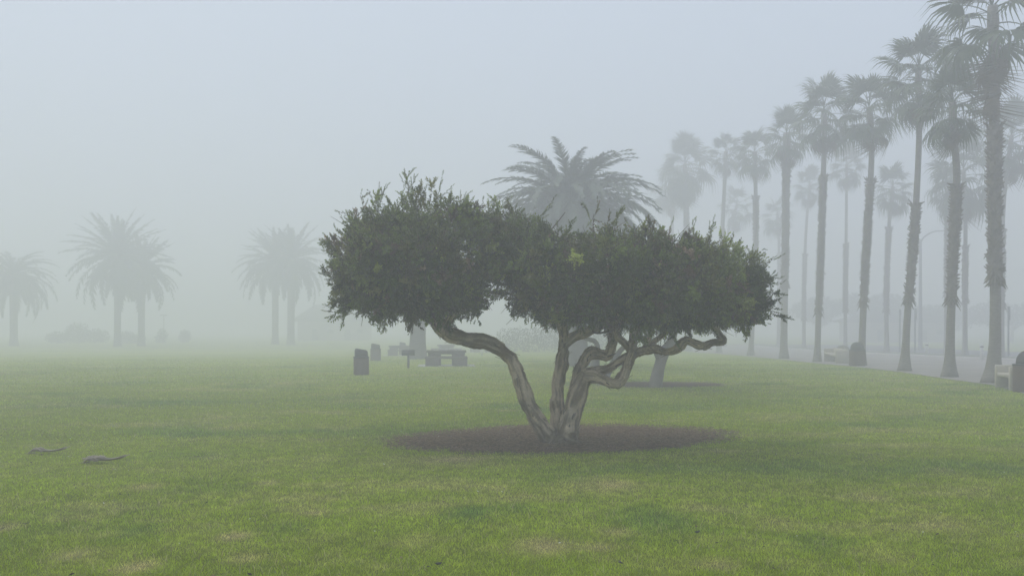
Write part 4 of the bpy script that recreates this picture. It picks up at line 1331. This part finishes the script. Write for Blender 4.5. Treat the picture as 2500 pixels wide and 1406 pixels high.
def building(px0, px1, Y, Hw, Hr, label, dpt=6):
    a = at(px0, 0, Y); b = at(px1, 0, Y)
    z = float(zt(Y + dpt / 2)) - .3
    cx_ = (a[0] + b[0]) / 2; W = (b[0] - a[0])
    t = thing("park_building", label, "building", (cx_, Y, z))
    w = MB(); w.box((-W / 2 + .7, 0, 0), (W / 2 - .7, dpt, Hw)); mobj("wall", w.mesh("wall", M['wall']), t)
    rf = MB()
    rf.loft([[[-W / 2, -.9, Hw + .003], [W / 2, -.9, Hw + .003], [W / 2, dpt + .9, Hw + .003], [-W / 2, dpt + .9, Hw + .003]],
             [[-W / 2, -.9, Hw + .28], [W / 2, -.9, Hw + .28], [W / 2, dpt + .9, Hw + .28], [-W / 2, dpt + .9, Hw + .28]],
             [[-W / 4, dpt * .35, Hw + Hr], [W / 4, dpt * .35, Hw + Hr], [W / 4, dpt * .65, Hw + Hr], [-W / 4, dpt * .65, Hw + Hr]]])
    mobj("roof", rf.mesh("roof", M['roof']), t)
    for x in (-W * .22, W * .2):
        d = MB(); d.box((x - .48, -.05, .02), (x + .48, -.003, 2.1)); mobj("door", d.mesh("door", M['hood']), t)
    for x in (-.02 * W, W * .36):
        d = MB(); d.box((x - .5, -.04, 1.5), (x + .5, -.003, 2.1)); mobj("window", d.mesh("window", M['metal']), t)
building(716, 905, 168, 3.4, 2.8, "ghostly low park building with a hipped roof left of the spreading tree")
building(2080, 2330, 150, 3.2, 1.6, "barely visible long low building behind the hazy palms", 8)

# ------------------------------------------------------------------ small things on the lawn
def husk(base_px, L, W, rot, label, clump=False):
    g = ground_at(*base_px); g[2] = float(ground_z(g[0], g[1])[0])
    mb = MB(); n = 15
    rows = []
    for i in range(n):
        u = i / (n - 1)
        w = W * (math.sin(min(1, u * 2.6 + .25) * PI / 2)) * (1 - u) ** .6 + .006
        zc = .035 + .055 * (abs(u - .45) / .55) ** 2.2 * (1.0 if u < .45 else 1.25)
        ring = []
        for k in range(9):
            a = (k / 8 - .5) * 2.2
            ring.append([(u - .5) * L, math.sin(a) * w, zc + (1 - math.cos(a)) * w * .9])
        for k in range(8, -1, -1):
            a = (k / 8 - .5) * 2.2
            ring.append([(u - .5) * L, math.sin(a) * w * .9, zc + (1 - math.cos(a)) * w * .9 + .008])
        rows.append(ring)
    mb.loft(rows)
    if True:
        r = random.Random(4)
        for k in range(26 if clump else 7):
            x0 = -L * .5 + r.uniform(-.02, .15); y0 = r.uniform(-.06, .06)
            pts = [(x0 + .06 * (j - 1) + r.uniform(-.02, .02), y0 + r.uniform(-.03, .03), max(.012, .03 + .05 * r.random() + .02 * math.sin(j))) for j in range(4)]
            mb.tube(pts, [.008, .014, .012, .004], 5)
        mb.tube([(L * .2, .03, .05), (L * .4, .05, .07), (L * .58, .06, .11)], [.012, .01, .004], 5)
        mb.tube([(-L * .45, 0, .03), (-L * .6, -.02, .02), (-L * .75, -.02, .018)], [.01, .008, .003], 5)
    V = np.concatenate(mb.V)
    tone = fbm(V * np.array([4, 30, 30]) + 3, 3)[:, None]
    col = np.array([.13, .105, .085]) * (1 - tone) + np.array([.52, .45, .37]) * tone
    me = mb.mesh("dry_husk", M['husk'], True, col)
    o = mobj("dry_husk", me); o.location = g; o.rotation_euler = (0, 0, rot)
    tag(o, label, "palm husk", "dry palm husks fallen on the grass")
husk((122, 1108), .44, .062, .12, "curved dry palm husk lying on the grass, the farther of the two at left")
husk((262, 1130), .47, .066, .18, "frayed dry palm husk with a shaggy dark end on the grass at left", True)

def dead_leaf(px, py, s, rot, label):
    g = ground_at(px, py); g[2] = float(ground_z(g[0], g[1])[0]) + .03
    V = [(-s, 0, .01), (-s * .3, -s * .35, 0), (s * .5, -s * .3, .006), (s, 0, .02), (s * .5, s * .3, .008), (-s * .3, s * .35, .004), (0, 0, .018), (0, 0, .004)]
    F = [[0, 1, 6], [1, 2, 6], [2, 3, 6], [3, 4, 6], [4, 5, 6], [5, 0, 6], [1, 0, 7], [2, 1, 7], [3, 2, 7], [4, 3, 7], [5, 4, 7], [0, 5, 7]]
    o = mobj("fallen_leaf", build_mesh("fallen_leaf", V, [F], M['metal'])); o.location = g; o.rotation_euler = (.2, .1, rot)
    tag(o, label, "leaf", "small dark leaves on the grass")
dead_leaf(1701, 1309, .035, .6, "tiny dark leaf on the grass in the right foreground")
dead_leaf(1340 + 175, 1386, .03, 2.0, "tiny dark leaf on the grass at the bottom centre right")
dead_leaf(1070, 1388, .03, .2, "tiny dark leaf on the grass at the bottom centre left")

# scattered litter and small white flowers in the turf
def specks(n, y0, y1, size, cols, zoff):
    y = rng.uniform(y0, y1, n); x = rng.uniform(-.5, .5, n) * (y + 2.5) * 1.05
    k = (x < edge_x(y) - .3) & (bed_f(x, y, bed) > .3)
    x, y = x[k], y[k]; n = len(x)
    c = np.stack([x, y, ground_z(x, y) + zoff], -1)
    a = rng.uniform(0, 2 * PI, n)
    sz = (size * rng.uniform(.5, 1.2, n))[:, None]
    u = np.stack([np.cos(a), np.sin(a), rng.uniform(-.4, .4, n)], -1) * sz; v = np.stack([-np.sin(a), np.cos(a), rng.uniform(-.4, .4, n)], -1) * sz * .55
    V = np.stack([c - u, c + v, c + u, c - v, c + np.array([0, 0, 1.]) * sz * .35], 1)
    o = np.arange(n)[:, None] * 5
    F = np.concatenate([o + np.array([q]) for q in ([0, 1, 4], [1, 2, 4], [2, 3, 4], [3, 0, 4])])
    cc_ = np.array(cols)[rng.integers(0, len(cols), n)] * rng.uniform(.7, 1.2, (n, 1))
    return V.reshape(-1, 3), F, np.repeat(cc_, 5, 0)
v_, f_, c_ = specks(520, 6, 34, .022, [(.06, .045, .03), (.14, .10, .06), (.25, .19, .11), (.03, .025, .02)], .034)
tag(mobj("leaf_litter", build_mesh("leaf_litter", v_, [f_], M['chips'], c_)), "tiny dry leaves scattered through the mown grass", "leaf litter", kind="stuff")
v_, f_, c_ = specks(240, 8, 30, .012, [(.8, .8, .76)], .044)
tag(mobj("lawn_flowers", build_mesh("lawn_flowers", v_, [f_], M['chips'], c_)), "tiny white lawn flowers dotted through the grass", "flowers", kind="stuff")

# ------------------------------------------------------------------ haze
vm = bpy.data.materials.new("haze")
vm.use_nodes = True
nt = vm.node_tree; nt.nodes.clear()
vo = nt.nodes.new("ShaderNodeOutputMaterial")
pv = nt.nodes.new("ShaderNodeVolumePrincipled")
pv.inputs["Color"].default_value = (.932, .932, .98, 1)
pv.inputs["Density"].default_value = HAZE_DENSITY
pv.inputs["Anisotropy"].default_value = .25
nt.links.new(pv.outputs[0], vo.inputs["Volume"])
hb = MB(); hb.box((-345, -55, -1.8), (345, 395, 22))
haze = mobj("haze", hb.mesh("haze", vm))
tag(haze, "even pale fog filling the park", "fog", kind="stuff")
